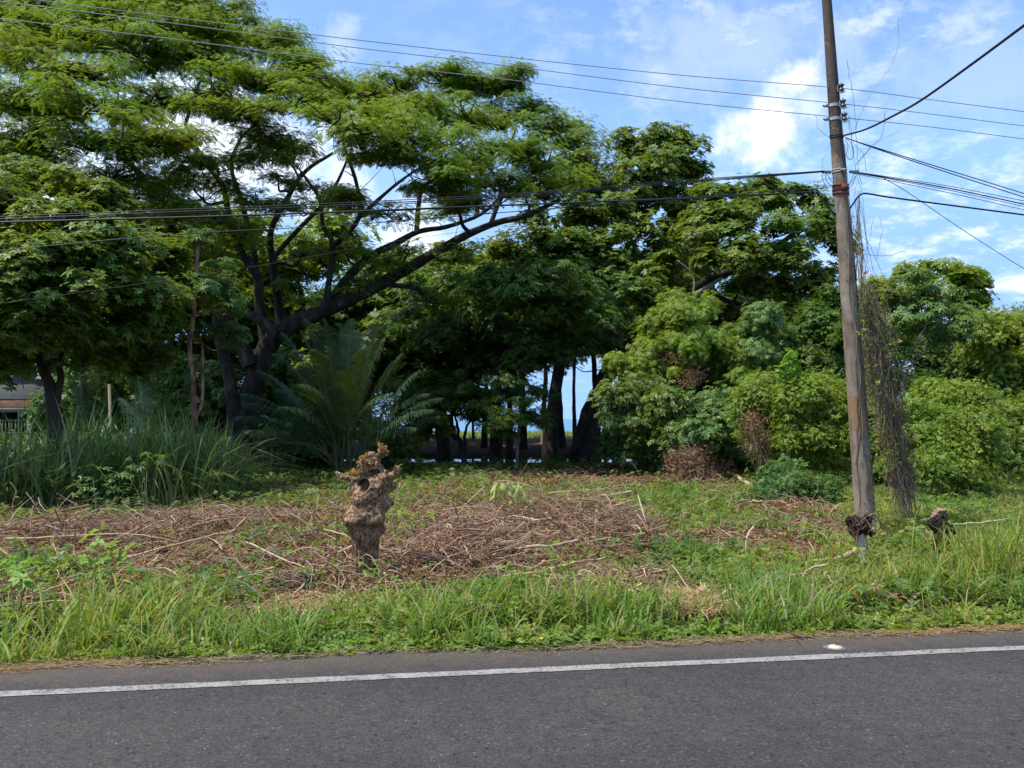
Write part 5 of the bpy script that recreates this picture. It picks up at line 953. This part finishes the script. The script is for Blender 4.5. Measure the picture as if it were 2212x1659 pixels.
def hero_stump():
    Y = 9.07; k = Y / F; bx, bz = P(790, 1240, Y)[0], 0.0
    def q(a, c, dy=0): p = P(a, c, Y); return (p[0], Y + dy, p[2])
    # crop coords -> display px
    def cp(x, y, dy=0): return q(677.7 + x * .2451, 914.9 + y * .2451, dy)
    m = .2451 * k; parts = []
    for y in np.arange(920, 1420, 22):
        w = np.interp(y, [920, 1000, 1200, 1340, 1420], [128, 118, 100, 96, 110]); xc = np.interp(y, [920, 1350], [452, 468]); parts.append((cp(xc, y), (w * m, w * m * .95, 40 * m)))
    for x, y, dy, r in [(450, 850, 0, 150), (370, 830, -.10, 105), (550, 820, -.10, 100), (300, 780, 0, 70), (255, 738, .0, 40), (280, 800, .0, 60), (480, 760, -.05, 150), (440, 650, -.10, 100), (560, 660, 0, 110), (610, 740, .02, 60), (640, 700, 0, 50), (690, 692, 0, 26), (500, 600, 0, 150), (400, 590, .0, 85),
                        (620, 580, 0, 70), (380, 520, 0, 70), (600, 520, 0, 95), (540, 480, .08, 110), (350, 480, 0, 45), (300, 478, -.02, 34), (260, 470, -.02, 26), (225, 448, -.02, 20), (205, 432, -.02, 13), (645, 500, 0, 50), (735, 420, 0, 28), (680, 465, 0, 45), (720, 435, 0, 34), (752, 405, 0, 18), (480, 420, .05, 70), (560, 400, .02, 60), (430, 400, 0, 40), (480, 350, 0, 52), (540, 330, 0, 50), (570, 290, 0, 34), (510, 280, 0, 40), (430, 440, -.04, 34), (590, 450, -.04, 40), (520, 900, -.03, 120), (400, 900, -.03, 100), (600, 300, 0, 20), (640, 480, -.06, 40)]:
        parts.append((cp(x, y, dy), (r * m * .94, r * m * .85, r * m * .94)))
    V, Q, Nn = lump_mesh(parts, .011, 's')
    c = np.array(cp(462, 520, -.14)); d = (V - c) / np.array((48 * m, .20, 58 * m)); r = np.linalg.norm(d, axis=1) + 1.1 * (vnoise(V, 14) - .5); ins = np.clip(1.2 - r, 0, 1)
    V[:, 1] += np.where(V[:, 1] < Y + .02, 1, 0) * sm(0, .45, ins) * .17                                        # the hollow
    c = np.array(cp(540, 425, -.1)); r = np.linalg.norm((V - c) / np.array((60 * m, .2, 22 * m)), axis=1); V[:, 1] += sm(0, .4, np.clip(1.1 - r, 0, 1)) * .08
    up = V[:, 2] > cp(0, 900)[2]
    n1 = vnoise(V, 16) - .5; n2 = vnoise(V, 42) - .5; n3 = np.abs(vnoise(V, 26) - .5)
    fl = np.sin(np.arctan2(V[:, 1] - Y, V[:, 0] - bx) * 16 + 3 * vnoise(V, 4))
    disp = np.where(up, .026 * n1 + .012 * n2 - .030 * n3, .010 * n1 + .009 * n2 + .012 * fl)
    V = V + Nn * disp[:, None]
    r_ = empty('burled_stump', (bx, Y, -.05), 'tall pollarded stump with swollen burls, a dark hollow and reddish shoots on top', 'stump')
    put('trunk', V, Q, M['stump'], r_, True)
    sh = MB(); st = MB(); heads = [(590, 200, 24, 50), (600, 240, 30, 30), (460, 300, 40, 34), (430, 320, 40, 30), (500, 270, 40, 20), (400, 350, 30, 24), (340, 430, 40, 20), (250, 460, 40, 16), (450, 390, 40, 24), (740, 390, 24, 20), (700, 430, 30, 12), (720, 540, 14, 20), (690, 560, 14, 12), (630, 240, 16, 30), (540, 330, 40, 16), (380, 440, 40, 12)]
    for x, y, sx, sy in heads:
        n = 26; pos = np.array(cp(x, y, 0)) + rng.randn(n, 3) * np.array((sx * m, .05, sy * m)) * .55; a0 = np.array(cp(x, y + 25)) + rng.randn(n, 3) * .015
        st.add(*many_tubes(a0, pos, rng.randn(n, 3) * .004, np.full(n, .0035), np.full(n, .002), 3, 3)); sh.add(*scatter(TTS, pos, np.stack([rng.randn(n) * .6, rng.randn(n) * .6, np.ones(n)], -1), rng.uniform(.02, .042, n)))
    st.build('shoots', M['twig'], r_); sh.build('young_leaves', M['red'], r_)
    cw = MB()
    for x, y in [(636, 435), (752, 400), (560, 362)]: 
        p = np.array(cp(x, y, -.05)); cw.tube([p, p + np.array((.006, -.03, .03))], [.012, .011], 8)
    cw.build('cut_ends', M['cutwood'], r_)
hero_stump()
def small_stump(name, label, cat, Y, parts, mat, extra, bx, by, post=False):
    def cp(x, y, dy=0): a, b = (2640 + x * .22604) / 1.47559, (1560 + y * .22604) / 1.47559; p = P(a, b, Y); return np.array((p[0], Y + dy, p[2]))
    m = .22604 / 1.47559 * Y / F; r_ = empty(name, tuple(cp(bx, by)), label, cat)
    for pn, mt, pp, amp in parts:
        V, Q, Nn = lump_mesh([(cp(x, y, dy), (rx * m, (rx + ry) / 2 * m, ry * m)) for x, y, rx, ry, dy in pp], .009, 's')
        V = V + Nn * (amp * (vnoise(V, 22) - .5) + amp * .8 * (vnoise(V, 60) - .5) - amp * np.abs(vnoise(V, 34) - .5))[:, None]; put(pn, V, Q, M[mt], r_, True)
    return r_, cp, m
r_, cp, m = small_stump('rotten_stump', 'dark rotten stump capped with a pale ragged piece of wood, right of the pole', 'stump', 10.2,
    [('trunk', 'stumpdark', [(1590, y, 120, 60, 0) for y in range(600, 960, 50)] + [(1560, 520, 130, 90, 0), (1600, 450, 80, 70, 0), (1420, 480, 50, 60, 0), (1400, 540, 34, 40, 0), (1700, 570, 90, 60, 0), (1780, 590, 50, 34, 0), (1840, 620, 28, 22, 0), (1520, 440, 60, 50, 0)], .05),
     ('cap', 'cutwood', [(1540, 340, 80, 50, 0), (1600, 320, 80, 40, 0), (1660, 340, 50, 36, 0), (1690, 370, 26, 26, 0), (1500, 370, 50, 34, 0), (1560, 390, 50, 30, 0), (1480, 330, 30, 24, 0)], .05)], 'stumpdark', None, 1590, 980)
r_, cp, m = small_stump('post_with_root_clump', 'short grey concrete post holding a dark matted clump of roots, in front of the pole', 'post', 9.75,
    [('root_clump', 'stumpdark', [(400, 520, 130, 120, 0), (330, 470, 90, 70, 0), (300, 440, 60, 50, 0), (480, 520, 110, 110, 0), (540, 450, 80, 80, 0), (560, 380, 50, 50, 0), (600, 600, 50, 60, 0), (420, 600, 110, 60, 0), (520, 620, 90, 50, 0), (380, 400, 50, 30, 0)], .05),
     ('weathered_knob', 'stump', [(575, 370, 38, 34, -.02), (600, 580, 34, 60, -.05), (570, 350, 26, 22, -.02)], .03)], 'stumpdark', None, 500, 1090)
mb = MB(); mb.tube([cp(512, 1120), cp(500, 900), cp(470, 700), cp(455, 600)], np.array([68, 64, 52, 50]) * m, 12); mb.build('concrete_post', roughmat('post_concrete', [(.3, (.34, .29, .23)), (.7, (.52, .46, .37))], 14, bump=.3), r_, True)
n = 160; c0 = cp(450, 520); st = c0 + rng.randn(n, 3) * np.array((.12, .09, .08)); en = st + rng.randn(n, 3) * np.array((.07, .05, .11)); mb = MB(); mb.add(*many_tubes(st, en, rng.randn(n, 3) * .02, np.full(n, .003), np.full(n, .0015), 4, 3))
mb.add(*tube(catmull([cp(340, 640), cp(420, 740), cp(540, 840), cp(580, 900)], 5), .011, 6)); mb.add(*tube(catmull([cp(520, 660), cp(530, 760), cp(560, 840)], 5), .008, 6)); mb.build('roots', M['twig'], r_)

# ---------------------------------------------------------------- utility pole, fittings, wires
def polemat():
    m, nt, N, L = newmat('weathered_concrete'); out = N('ShaderNodeOutputMaterial'); b = N('ShaderNodeBsdfPrincipled')
    g = N('ShaderNodeNewGeometry'); pos = g.outputs['Position']
    n1 = texn(N, L, 6, 8, .7, pos); mp = N('ShaderNodeMapping'); mp.inputs['Scale'].default_value = (1, 1, .25); L(pos, mp.inputs[0]); n2 = texn(N, L, 7, 6, .6, mp.outputs[0]); n3 = texn(N, L, 3.2, 4, .55, mp.outputs[0])
    c = ramp(N, L, n1, [(.25, (.15, .112, .078)), (.5, (.25, .195, .14)), (.75, (.34, .28, .21))])
    v = N('ShaderNodeTexVoronoi'); v.inputs['Scale'].default_value = 11; L(pos, v.inputs['Vector'])
    sz = N('ShaderNodeSeparateXYZ'); L(pos, sz.inputs[0])
    hi = N('ShaderNodeMapRange'); hi.interpolation_type = 'SMOOTHSTEP'; hi.inputs[1].default_value = 3.6; hi.inputs[2].default_value = 6.6; L(sz.outputs[2], hi.inputs[0])
    a = N('ShaderNodeMath'); a.operation = 'MULTIPLY_ADD'; L(n3, a.inputs[0]); a.inputs[1].default_value = 1.5; L(hi.outputs[0], a.inputs[2])
    dk = ramp(N, L, a.outputs[0], [(1.0 / 2.2, (0, 0, 0)), (1.25 / 2.2, (1, 1, 1))]) if False else None
    mr = N('ShaderNodeMapRange'); mr.interpolation_type = 'SMOOTHSTEP'; mr.inputs[1].default_value = 1.05; mr.inputs[2].default_value = 1.3; L(a.outputs[0], mr.inputs[0])
    sp = N('ShaderNodeMapRange'); sp.inputs[1].default_value = .12; sp.inputs[2].default_value = .2; L(v.outputs['Distance'], sp.inputs[0])
    mm = N('ShaderNodeMath'); mm.operation = 'MULTIPLY'; L(mr.outputs[0], mm.inputs[0]); L(sp.outputs[0], mm.inputs[1])
    mm2 = N('ShaderNodeMath'); mm2.operation = 'MULTIPLY'; L(mm.outputs[0], mm2.inputs[0]); mm2.inputs[1].default_value = .8
    c = mixc(N, L, mm2.outputs[0], c, (.065, .047, .038))
    c = mixc(N, L, 1.0, c, ramp(N, L, n2, [(.35, (.6, .58, .56)), (.5, (1, 1, 1))]), 'MULTIPLY')
    # ochre paint band and dusty red marks
    for z0, z1, col, thr in ((1.42, 1.93, (.26, .13, .04), .47), (.0, .62, (.36, .10, .07), .62), (3.25, 3.5, (.30, .10, .08), .68)):
        w = N('ShaderNodeMath'); w.operation = 'COMPARE'; L(sz.outputs[2], w.inputs[0]); w.inputs[1].default_value = (z0 + z1) / 2; w.inputs[2].default_value = (z1 - z0) / 2
        t2 = N('ShaderNodeMapRange'); t2.inputs[1].default_value = thr - .03; t2.inputs[2].default_value = thr + .03; L(n2 if thr < .5 else n1, t2.inputs[0])
        x2 = N('ShaderNodeMath'); x2.operation = 'MULTIPLY'; L(w.outputs[0], x2.inputs[0]); L(t2.outputs[0], x2.inputs[1])
        x3 = N('ShaderNodeMath'); x3.operation = 'MULTIPLY'; L(x2.outputs[0], x3.inputs[0]); x3.inputs[1].default_value = .65; c = mixc(N, L, x3.outputs[0], c, col)
    L(c, b.inputs['Base Color']); b.inputs['Roughness'].default_value = .9; b.inputs['Specular IOR Level'].default_value = .2
    bp = N('ShaderNodeBump'); bp.inputs['Strength'].default_value = .5; bp.inputs['Distance'].default_value = .01; L(n1, bp.inputs['Height']); L(bp.outputs[0], b.inputs['Normal']); L(b.outputs[0], out.inputs[0]); return m
YP = 12.4; KP = YP / F
pole = empty('utility_pole', tuple(gb(P(1870, 1150, YP)[0], YP, .1)), 'weathered leaning concrete pole carrying wires, overgrown with dry vines', 'utility pole')
PP = [(1750, -420, 6.5), (1786, 0, 10.3), (1806, 280, 13.6), (1826, 542, 16), (1850, 859, 18.6), (1867, 1101, 20.2), (1870, 1175, 20.6)]
def pc(y): return np.interp(y, [p[1] for p in PP], [p[0] for p in PP])
def pr(y): return np.interp(y, [p[1] for p in PP], [p[2] for p in PP]) * KP
mb = MB(); ys = np.linspace(1170, -420, 40); mb.tube([P(pc(y), y, YP) for y in ys], [pr(y) for y in ys], 24); mb.build('shaft', polemat(), pole, True)
# vertical crack line / bolt holes
mb = MB()
for y in (1085, 1000, 905, 700, 610, 545, 440, 330): mb.add(*lathe([(.001, .0), (.008, 0), (.008, .012), (.001, .012)], P(pc(y) - 7, y, YP) + np.array((0, -pr(y) * .93 - .006, 0)), 8, (0, -1, 0)))
mb.build('bolts', M['cable'], pole)
ins = [(1811, 191), (1815, 225), (1818, 254)]
for i, (x, y) in enumerate(ins):
    c = P(x, y, YP - .02) + np.array((.03, -pr(y) * .3, 0)); br = MB()
    cc = P(pc(y), y, YP); rr = pr(y) + .006
    th = np.linspace(R(150), R(390), 14); ring = np.array([(cc[0] + rr * math.cos(a), cc[1] + rr * math.sin(a) * -1 if False else cc[1] - rr * math.sin(a), cc[2] - .03) for a in np.linspace(R(170), R(10), 12)])
    V = np.concatenate([ring + np.array((0, 0, -.022)), ring + np.array((0, 0, .022))]); k_ = np.arange(11); Qb = np.stack([k_, k_ + 1, k_ + 13, k_ + 12], -1)
    if i: br.add(V, Qb); br.box(ring[0] + np.array((-.03, 0, 0)), (.08, .03, .035)); br.tube([ring[0] + np.array((-.09, 0, 0)), ring[0] + np.array((0, 0, 0))], .008, 6)
    br.add(*tube(catmull([c + np.array((-.05, -.02, .05)), c + np.array((-.06, -.03, -.05)), c + np.array((0, -.04, -.085)), c + np.array((.05, -.02, -.06))], 4), .008, 6))
    br.add(*tube([c + np.array((0, 0, -.08)), c + np.array((0, 0, .08))], .007, 6))
    o = br.build('insulator_bracket', M['steel'], pole); im = MB(); im.add(*lathe([(.012, -.055), (.040, -.05), (.045, -.03), (.03, -.015), (.026, 0), (.03, .015), (.045, .03), (.040, .05), (.012, .055)], c, 16))
    q_ = im.build('insulator', M['insul'], None, True); q_.parent = o; q_.location = np.array(q_.location) - np.array(pole.location); 
rb_ = MB()
for y in (402, 410, 419): rb_.add(*lathe([(pr(y) + .003, -.018), (pr(y) + .016, -.012), (pr(y) + .016, .012), (pr(y) + .003, .018)], P(pc(y), y, YP), 24))
for a in range(5): 
    yy = 400 + a * 5; c = P(pc(yy), yy, YP); th = np.linspace(0, 2 * math.pi, 30); rb_.tube([c + np.array(((pr(yy) + .018) * math.cos(t), (pr(yy) + .018) * math.sin(t), .018 * math.sin(t + a * 1.3))) for t in th], .004, 5)
rb_.box(P(pc(410), 408, YP) + np.array((.02, -pr(410) - .015, 0)), (.10, .02, .09)); rb_.build('rusty_band', M['rust'], pole)
cl = MB()
for y in (368, 373): cl.add(*lathe([(pr(y) + .002, -.01), (pr(y) + .008, -.008), (pr(y) + .008, .008), (pr(y) + .002, .01)], P(pc(y), y, YP), 24))
for x in (1785, 1845): cl.box(P(x, 371, YP), (.13, .03, .035)); cl.tube([P(x - 10, 371, YP), P(x + 10, 372, YP)], .022, 8)
cl.tube(catmull([P(pc(372), 372, YP) + np.array((-.03, -pr(372) - .01, 0)), P(pc(372) + 4, 374, YP) + np.array((0, -pr(372) - .03, .02)), P(pc(372) + 10, 371, YP) + np.array((0, -pr(372) - .01, 0))], 4), .012, 6); cl.build('cable_clamp', M['steel'], pole)
wb = MB()
for y in (293, 297): 
    c = P(pc(y), y, YP); th = np.linspace(0, 2 * math.pi, 26); wb.tube([c + np.array(((pr(y) + .006) * math.cos(t), (pr(y) + .006) * math.sin(t), .012 * math.sin(t))) for t in th], .006, 5)
wb.build('tie_wire', M['cable'], pole)
XP = P(1810, 230, YP)[0]
def wy(pxx):                                   # depth along a line through the pole parallel to the road
    a = (pxx - CX) / F; tn = math.tan(RD); return (YP - tn * XP) / (1 - tn * a)
def wire(name, label, pts, r, mat='cable', depth=None, ext=(True, True), cat='cable', group=None):
    """pts (px, py[, Y])"""
    q = [P(p[0], p[1], p[2] if len(p) > 2 else wy(p[0])) for p in pts]
    cc = catmull(q, 8)
    if ext[0]: d0 = (cc[0] - cc[1]) / np.linalg.norm(cc[0] - cc[1]); cc = np.vstack([[cc[0] + d0 * d_ + np.array((0, 0, .004 * d_ * d_)) for d_ in (22, 8)], cc])
    if ext[1]: d1 = (cc[-1] - cc[-2]) / np.linalg.norm(cc[-1] - cc[-2]); cc = np.vstack([cc, [cc[-1] + d1 * d_ + np.array((0, 0, .004 * d_ * d_)) for d_ in (8, 22)]])
    mb = MB(); mb.tube(cc, r, 6); return tag(mb.build(name, M[mat], None, True), label, cat, group)
W = .0052
wire('power_line', 'uppermost thin bare wire crossing the whole sky', [(0, -12), (81, 0), (300, 28), (678, 75), (1050, 118), (1467, 162), (1811, 190), (2000, 214), (2212, 241)], W, 'wire', cat='wire')
wire('power_line', 'middle of the three bare wires crossing the sky', [(0, 3), (370, 50), (745, 100), (1080, 140), (1467, 189), (1815, 224), (2000, 245), (2212, 272)], W, 'wire', cat='wire')
wire('power_line', 'lowest of the three bare wires crossing the sky', [(0, 40), (370, 84), (745, 133), (1080, 170), (1467, 219), (1818, 254), (2000, 273), (2212, 300)], W, 'wire', cat='wire')
for i, (o0, o1, lab) in enumerate([(0, 0, 'black cable, top strand of the sagging bundle left of the pole'), (5, 3, 'black cable, second strand of the sagging bundle left of the pole'), (9, 6, 'black cable, lowest strand of the sagging bundle left of the pole')]):
    wire('communication_cable', lab, [(0, 468 + o0), (370, 453 + o0), (678, 441 + o0), (1100, 419 + (o0 + o1) / 2), (1467, 390 + o1), (1780, 369 + o1 * .4)], .0075 if i == 1 else .0058, ext=(True, False))
wire('communication_cable', 'thick black cable hanging under the bundle left of the pole, drooping to it', [(0, 480), (370, 470), (678, 460), (1100, 443), (1423, 431), (1600, 423), (1745, 415), (1766, 419), (1782, 436), (1793, 453), (1806, 464)], .0125, ext=(True, False))
wire('communication_cable', 'thin cable just below the thick one on the left', [(0, 505), (300, 490), (606, 468), (1100, 444), (1500, 425), (1760, 414)], .0045, ext=(True, False))
wire('communication_cable', 'lower cable curving up from the left edge across the black limbs', [(0, 541), (370, 507), (745, 486), (1100, 458), (1470, 428), (1790, 405)], .006, ext=(True, False))
wire('communication_cable', 'lowest faint thin line slanting up from the left edge through the crowns', [(0, 655), (220, 625), (438, 593), (640, 560), (829, 525), (1082, 488), (1400, 440), (1800, 385)], .0022, 'cable', ext=(True, False))
for i, (o0, o1, lab) in enumerate([(0, 434, 'black cable, highest strand of the right-hand bundle'), (2, 441, 'thick strand in the middle of the right-hand bundle'), (4, 446, 'thin strand under the thick one in the right-hand bundle'), (7, 453, 'lowest thin strand of the right-hand bundle')]):
    wire('communication_cable', lab, [(1838, 370 + o0 * .5), (1900, 379 + o0), (2050, 402 + o0 + (o1 - 434) * .4), (2212, o1)], .0085 if i == 1 else .0045, ext=(False, True))
wire('communication_cable', 'thick black cable right of the pole with a looped end at the shaft', [(1833, 455), (1843, 440), (1855, 424), (1866, 418), (1885, 420), (1921, 426), (2050, 443), (2212, 464)], .0125, ext=(False, True))
wire('drop_wire', 'thin wire falling steeply from the bundle to the lower right', [(1910, 386, 12.6), (1960, 415, 13), (2070, 490, 13.6), (2174, 557, 14), (2212, 580, 14.2)], .005, ext=(False, True), cat='wire')
wire('service_cable', 'heavy black cable rising from the pole to the upper right corner', [(1822, 293, 12.3), (1871, 279, 11.5), (1930, 250, 10.5), (1992, 215, 9.6), (2100, 138, 8.4), (2212, 55, 7.5)], .013, ext=(False, True))
for o1, lab in [(0, 'upper of two black cables sloping down right from the tie on the pole'), (8, 'lower of two black cables sloping down right from the tie on the pole')]:
    wire('service_cable', lab, [(1826, 297, 12.4), (1845, 304, 12.5), (1905, 323 + o1 * .3, 12.8), (2050, 368 + o1 * .7, 13.6), (2212, 418 + o1, 14.6)], .0075, ext=(False, True))
# loose loops by the clamp
for lab, pts in [('narrow hanging loop of black wire right of the tie', [(1826, 302), (1832, 315), (1828, 335), (1838, 345), (1844, 328), (1838, 308), (1827, 300)]), ('slack jumper loops of wire left of the clamp', [(1780, 373), (1776, 385), (1784, 400), (1795, 402), (1806, 405), (1792, 385), (1783, 374), (1786, 392), (1800, 404)]), ('slack jumper loops of wire right of the clamp', [(1846, 372), (1840, 386), (1832, 402), (1838, 396), (1848, 380), (1842, 398), (1832, 410)])]:
    wire('wire_loop', lab, [(a, b, YP - pr(b) - .01) for a, b in pts], .004, ext=(False, False), cat='wire')

# vines around the pole and the hanging curtain of dead vine right of it
def vines():
    mb = MB()
    def strand(pts, r, Y0): 
        cc = catmull([P(a, b, Y0 + rng.uniform(-.05, .05)) for a, b in pts], 5); cc += rng.randn(*cc.shape) * .006; mb.tube(cc, r, 4, False)
    for pts in [[(1836, 250), (1840, 300), (1848, 360), (1862, 420), (1868, 480), (1876, 540), (1900, 620)], [(1938, 40), (1942, 90), (1925, 140), (1890, 190), (1862, 240), (1842, 290)], [(1828, 130), (1836, 170), (1846, 230), (1850, 290), (1852, 340), (1860, 400)], [(1848, 358), (1870, 330), (1900, 300), (1910, 270), (1912, 240)], [(1856, 350), (1890, 310), (1930, 290), (1945, 282)],
                [(1870, 390), (1868, 340), (1840, 300), (1832, 250)], [(1775, 380), (1780, 340), (1795, 305)], [(1762, 250), (1770, 280), (1796, 300)], [(1772, 400), (1774, 430), (1790, 450)], [(1870, 550), (1910, 552), (1945, 545), (1955, 540)], [(1895, 560), (1905, 500), (1900, 470)], [(1865, 560), (1880, 510), (1886, 470)], [(1850, 500), (1880, 530), (1900, 580), (1930, 640)]]:
        strand(pts, .0032, YP + .05)
    for i in range(52):
        x0 = 1838 + rng.rand() * 24; y0 = rng.uniform(380, 640); x1 = 1860 + rng.rand() ** .8 * 100; y1 = rng.uniform(760, 1060); w = rng.randn(4) * 15
        strand([(x0, y0), (x0 + (x1 - x0) * .2 + w[0], y0 + (y1 - y0) * .3), (x0 + (x1 - x0) * .5 + w[1], y0 + (y1 - y0) * .6), (x0 + (x1 - x0) * .8 + w[2], y0 + (y1 - y0) * .85), (x1, y1)], rng.uniform(.002, .005), YP + rng.uniform(.1, 1.3))
    r = empty('climbing_vine', tuple(gb(P(1930, 1050, YP + .8)[0], YP + .8, 0)), 'curtain of dry climbing vine strands hanging right of the pole down to the ground', 'vines')
    mb.build('strands', M['vinemix'], r)
    # dense grey-brown core running diagonally down
    n = 800; t = rng.rand(n); cx = np.interp(t, [0, .4, 1], [1872, 1905, 1955]); cy = np.interp(t, [0, 1], [610, 1050]); st = np.array([P(a + rng.randn() * 11, b, YP + .7 + rng.randn() * .15) for a, b in zip(cx, cy)])
    en = st + np.column_stack([rng.normal(.05, .07, n), rng.randn(n) * .07, rng.uniform(-1.0, -.2, n)]); en[:, 2] = np.maximum(en[:, 2], .02); m2 = MB(); m2.add(*many_tubes(st, en, rng.randn(n, 3) * .08, rng.uniform(.003, .007, n), rng.uniform(.0015, .003, n), 4, 3)); m2.build('dead_stems', M['greyvine'], r)
    n = 520; pos = st[:n] + rng.randn(n, 3) * .14; pos[:, 2] = np.maximum(pos[:, 2], .05); m3 = MB(); m3.add(*scatter(TTS, pos, rng.randn(n, 3) + np.array((0, 0, .3)), rng.uniform(.05, .09, n))); m3.build('withered_leaves', M['deadleaf'], r)
    n = 1100; t = rng.rand(n); pos = np.array([P(np.interp(u, [0, 1], [1860, 1930]) + rng.randn() * 22, np.interp(u, [0, 1], [600, 1020]), YP + .8 + rng.randn() * .3) for u in t]); m4 = MB(); m4.add(*scatter(TTS, pos, rng.randn(n, 3) * .5 + np.array((0, -.3, 1)), rng.uniform(.05, .10, n))); m4.build('green_leaves', M['bright'], r)
vines()
mb = MB()
for i in range(26):                                # strands clinging to the shaft
    y0 = rng.uniform(300, 900); y1 = min(1150, y0 + rng.uniform(120, 420)); a0 = rng.uniform(R(-100), R(30)); pts = []
    for j, y in enumerate(np.linspace(y0, y1, 9)):
        a0 += rng.randn() * .22; c = P(pc(y), y, YP); rr = pr(y) + .008; pts.append(c + np.array((rr * math.cos(a0), rr * math.sin(a0) if math.sin(a0) < 0 else -rr * .1, 0)))
    mb.tube(catmull(pts, 3), rng.uniform(.002, .0045), 4, False)
o = mb.build('clinging_vine', M['greyvine']); tag(o, 'thin brown vine stems clinging to the shaft of the concrete pole', 'vines')
n = 500; y = rng.uniform(560, 1120, n); a0 = rng.uniform(R(-75), R(25), n); pos = np.array([P(pc(q_), q_, YP) + np.array(((pr(q_) + .02) * math.cos(b), (pr(q_) + .02) * math.sin(b), 0)) for q_, b in zip(y, a0)])
mb = MB(); mb.add(*scatter(TTS, pos, np.column_stack([np.cos(a0), np.sin(a0), rng.randn(n) * .3]), rng.uniform(.02, .045, n))); tag(mb.build('withered_vine_leaves', M['greyvine']), 'withered brown leaves stuck along the right side of the concrete pole', 'vine leaves', kind='stuff')

# ---------------------------------------------------------------- house and signboard on the left
def house():
    Y = 40.0; z = lambda y: P(0, y, Y)[2]; x = lambda a: P(a, 850, Y)[0]; x0, x1 = x(-260), x(112)
    h = empty('house', (x0, Y, 0), 'low house with grey sheet roof, rusty eave and white railed porch, behind the left trees', 'house')
    b = MB(); b.box(((x0 + x1) / 2, Y + 3.5, z(905) / 2 + .2), (x1 - x0 - .8, 4, z(870))); b.build('wall', M['darkwall'], h)
    e = z(893); V = np.array([(x0, Y - .6, z(862)), (x1 - .1, Y - .6, z(862)), (x1 - 1.2, Y + 3, z(795)), (x0, Y + 3, z(795)), (x0, Y - .6, z(862) - .06), (x1 - .1, Y - .6, z(862) - .06), (x1 - 1.2, Y + 3, z(795) - .06), (x0, Y + 3, z(795) - .06)])
    put('roof', V, [(0, 1, 2, 3), (7, 6, 5, 4), (0, 4, 5, 1), (1, 5, 6, 2)], M['roofgrey'], h)
    V = np.array([(x0, Y - 1.7, z(880)), (x1 + .2, Y - 1.7, z(880)), (x1, Y - .5, z(864)), (x0, Y - .5, z(864))]); V = np.vstack([V, V - np.array((0, 0, .05))]); put('eave', V, [(0, 1, 2, 3), (7, 6, 5, 4), (0, 4, 5, 1), (1, 5, 6, 2)], M['roofrust'], h)
    b = MB(); b.box(((x0 + x1 + .2) / 2, Y - 1.72, z(882) - .10), (x1 - x0 + .2, .04, .2)); b.build('fascia', M['shadewhite'], h)
    b = MB(); b.box(((x0 + x1) / 2, Y, .3), (x1 - x0, 3.4, .62)); b.build('porch_floor', M['stone'], h)
    rl = MB(); ry = Y - 1.66; zt, zb = z(908), z(934); rl.box(((x0 + x1) / 2, ry, zt), (x1 - x0, .05, .05)); rl.box(((x0 + x1) / 2, ry, zb), (x1 - x0, .05, .05))
    for xx in np.arange(x0, x1, .14): rl.box((xx, ry, (zt + zb) / 2), (.022, .022, zt - zb))
    rl.build('railing', M['shadewhite'], h)
    for a in (-120, 25, 108): pm = MB(); pm.box((x(a), ry + .05, z(882) / 2), (.18, .18, z(882))); pm.build('porch_post', M['shadewhite'], h)
house()
Y = 27.0; c = P(285, 962, Y); sb = empty('signboard', (c[0], Y, 0), 'small red and yellow painted board partly hidden in the tall grass on the left', 'sign')
mb = MB(); mb.box((c[0], Y, c[2] + .02), (.62, .04, .52)); mb.build('board', M['white'], sb)
for nme, mt, dx, w_, hh_ in [('red_panel', 'signred', -.22, .14, .42), ('yellow_panel', 'signyellow', .12, .30, .40)]:
    mb = MB(); mb.box((c[0] + dx, Y - .026, c[2]), (w_, .01, hh_)); mb.build(nme, M[mt], sb)
for dx in (-.25, .25): mb = MB(); mb.box((c[0] + dx, Y + .04, c[2] / 2 - .05), (.05, .04, c[2] + .1)); mb.build('leg', M['barkm'], sb)
for lab, pts, Y in [('grey slender pole standing in the shade left of the peeling trunk', [(242, 935), (236, 830)], 30)]:
    mb = MB(); mb.tube([P(a, b, Y) for a, b in pts] and [gb(P(pts[0][0], pts[0][1], Y)[0], Y, 0), P(pts[1][0], pts[1][1], Y)], .05, 8); tag(mb.build('thin_pole', M['pale'], None, True), lab, 'pole')
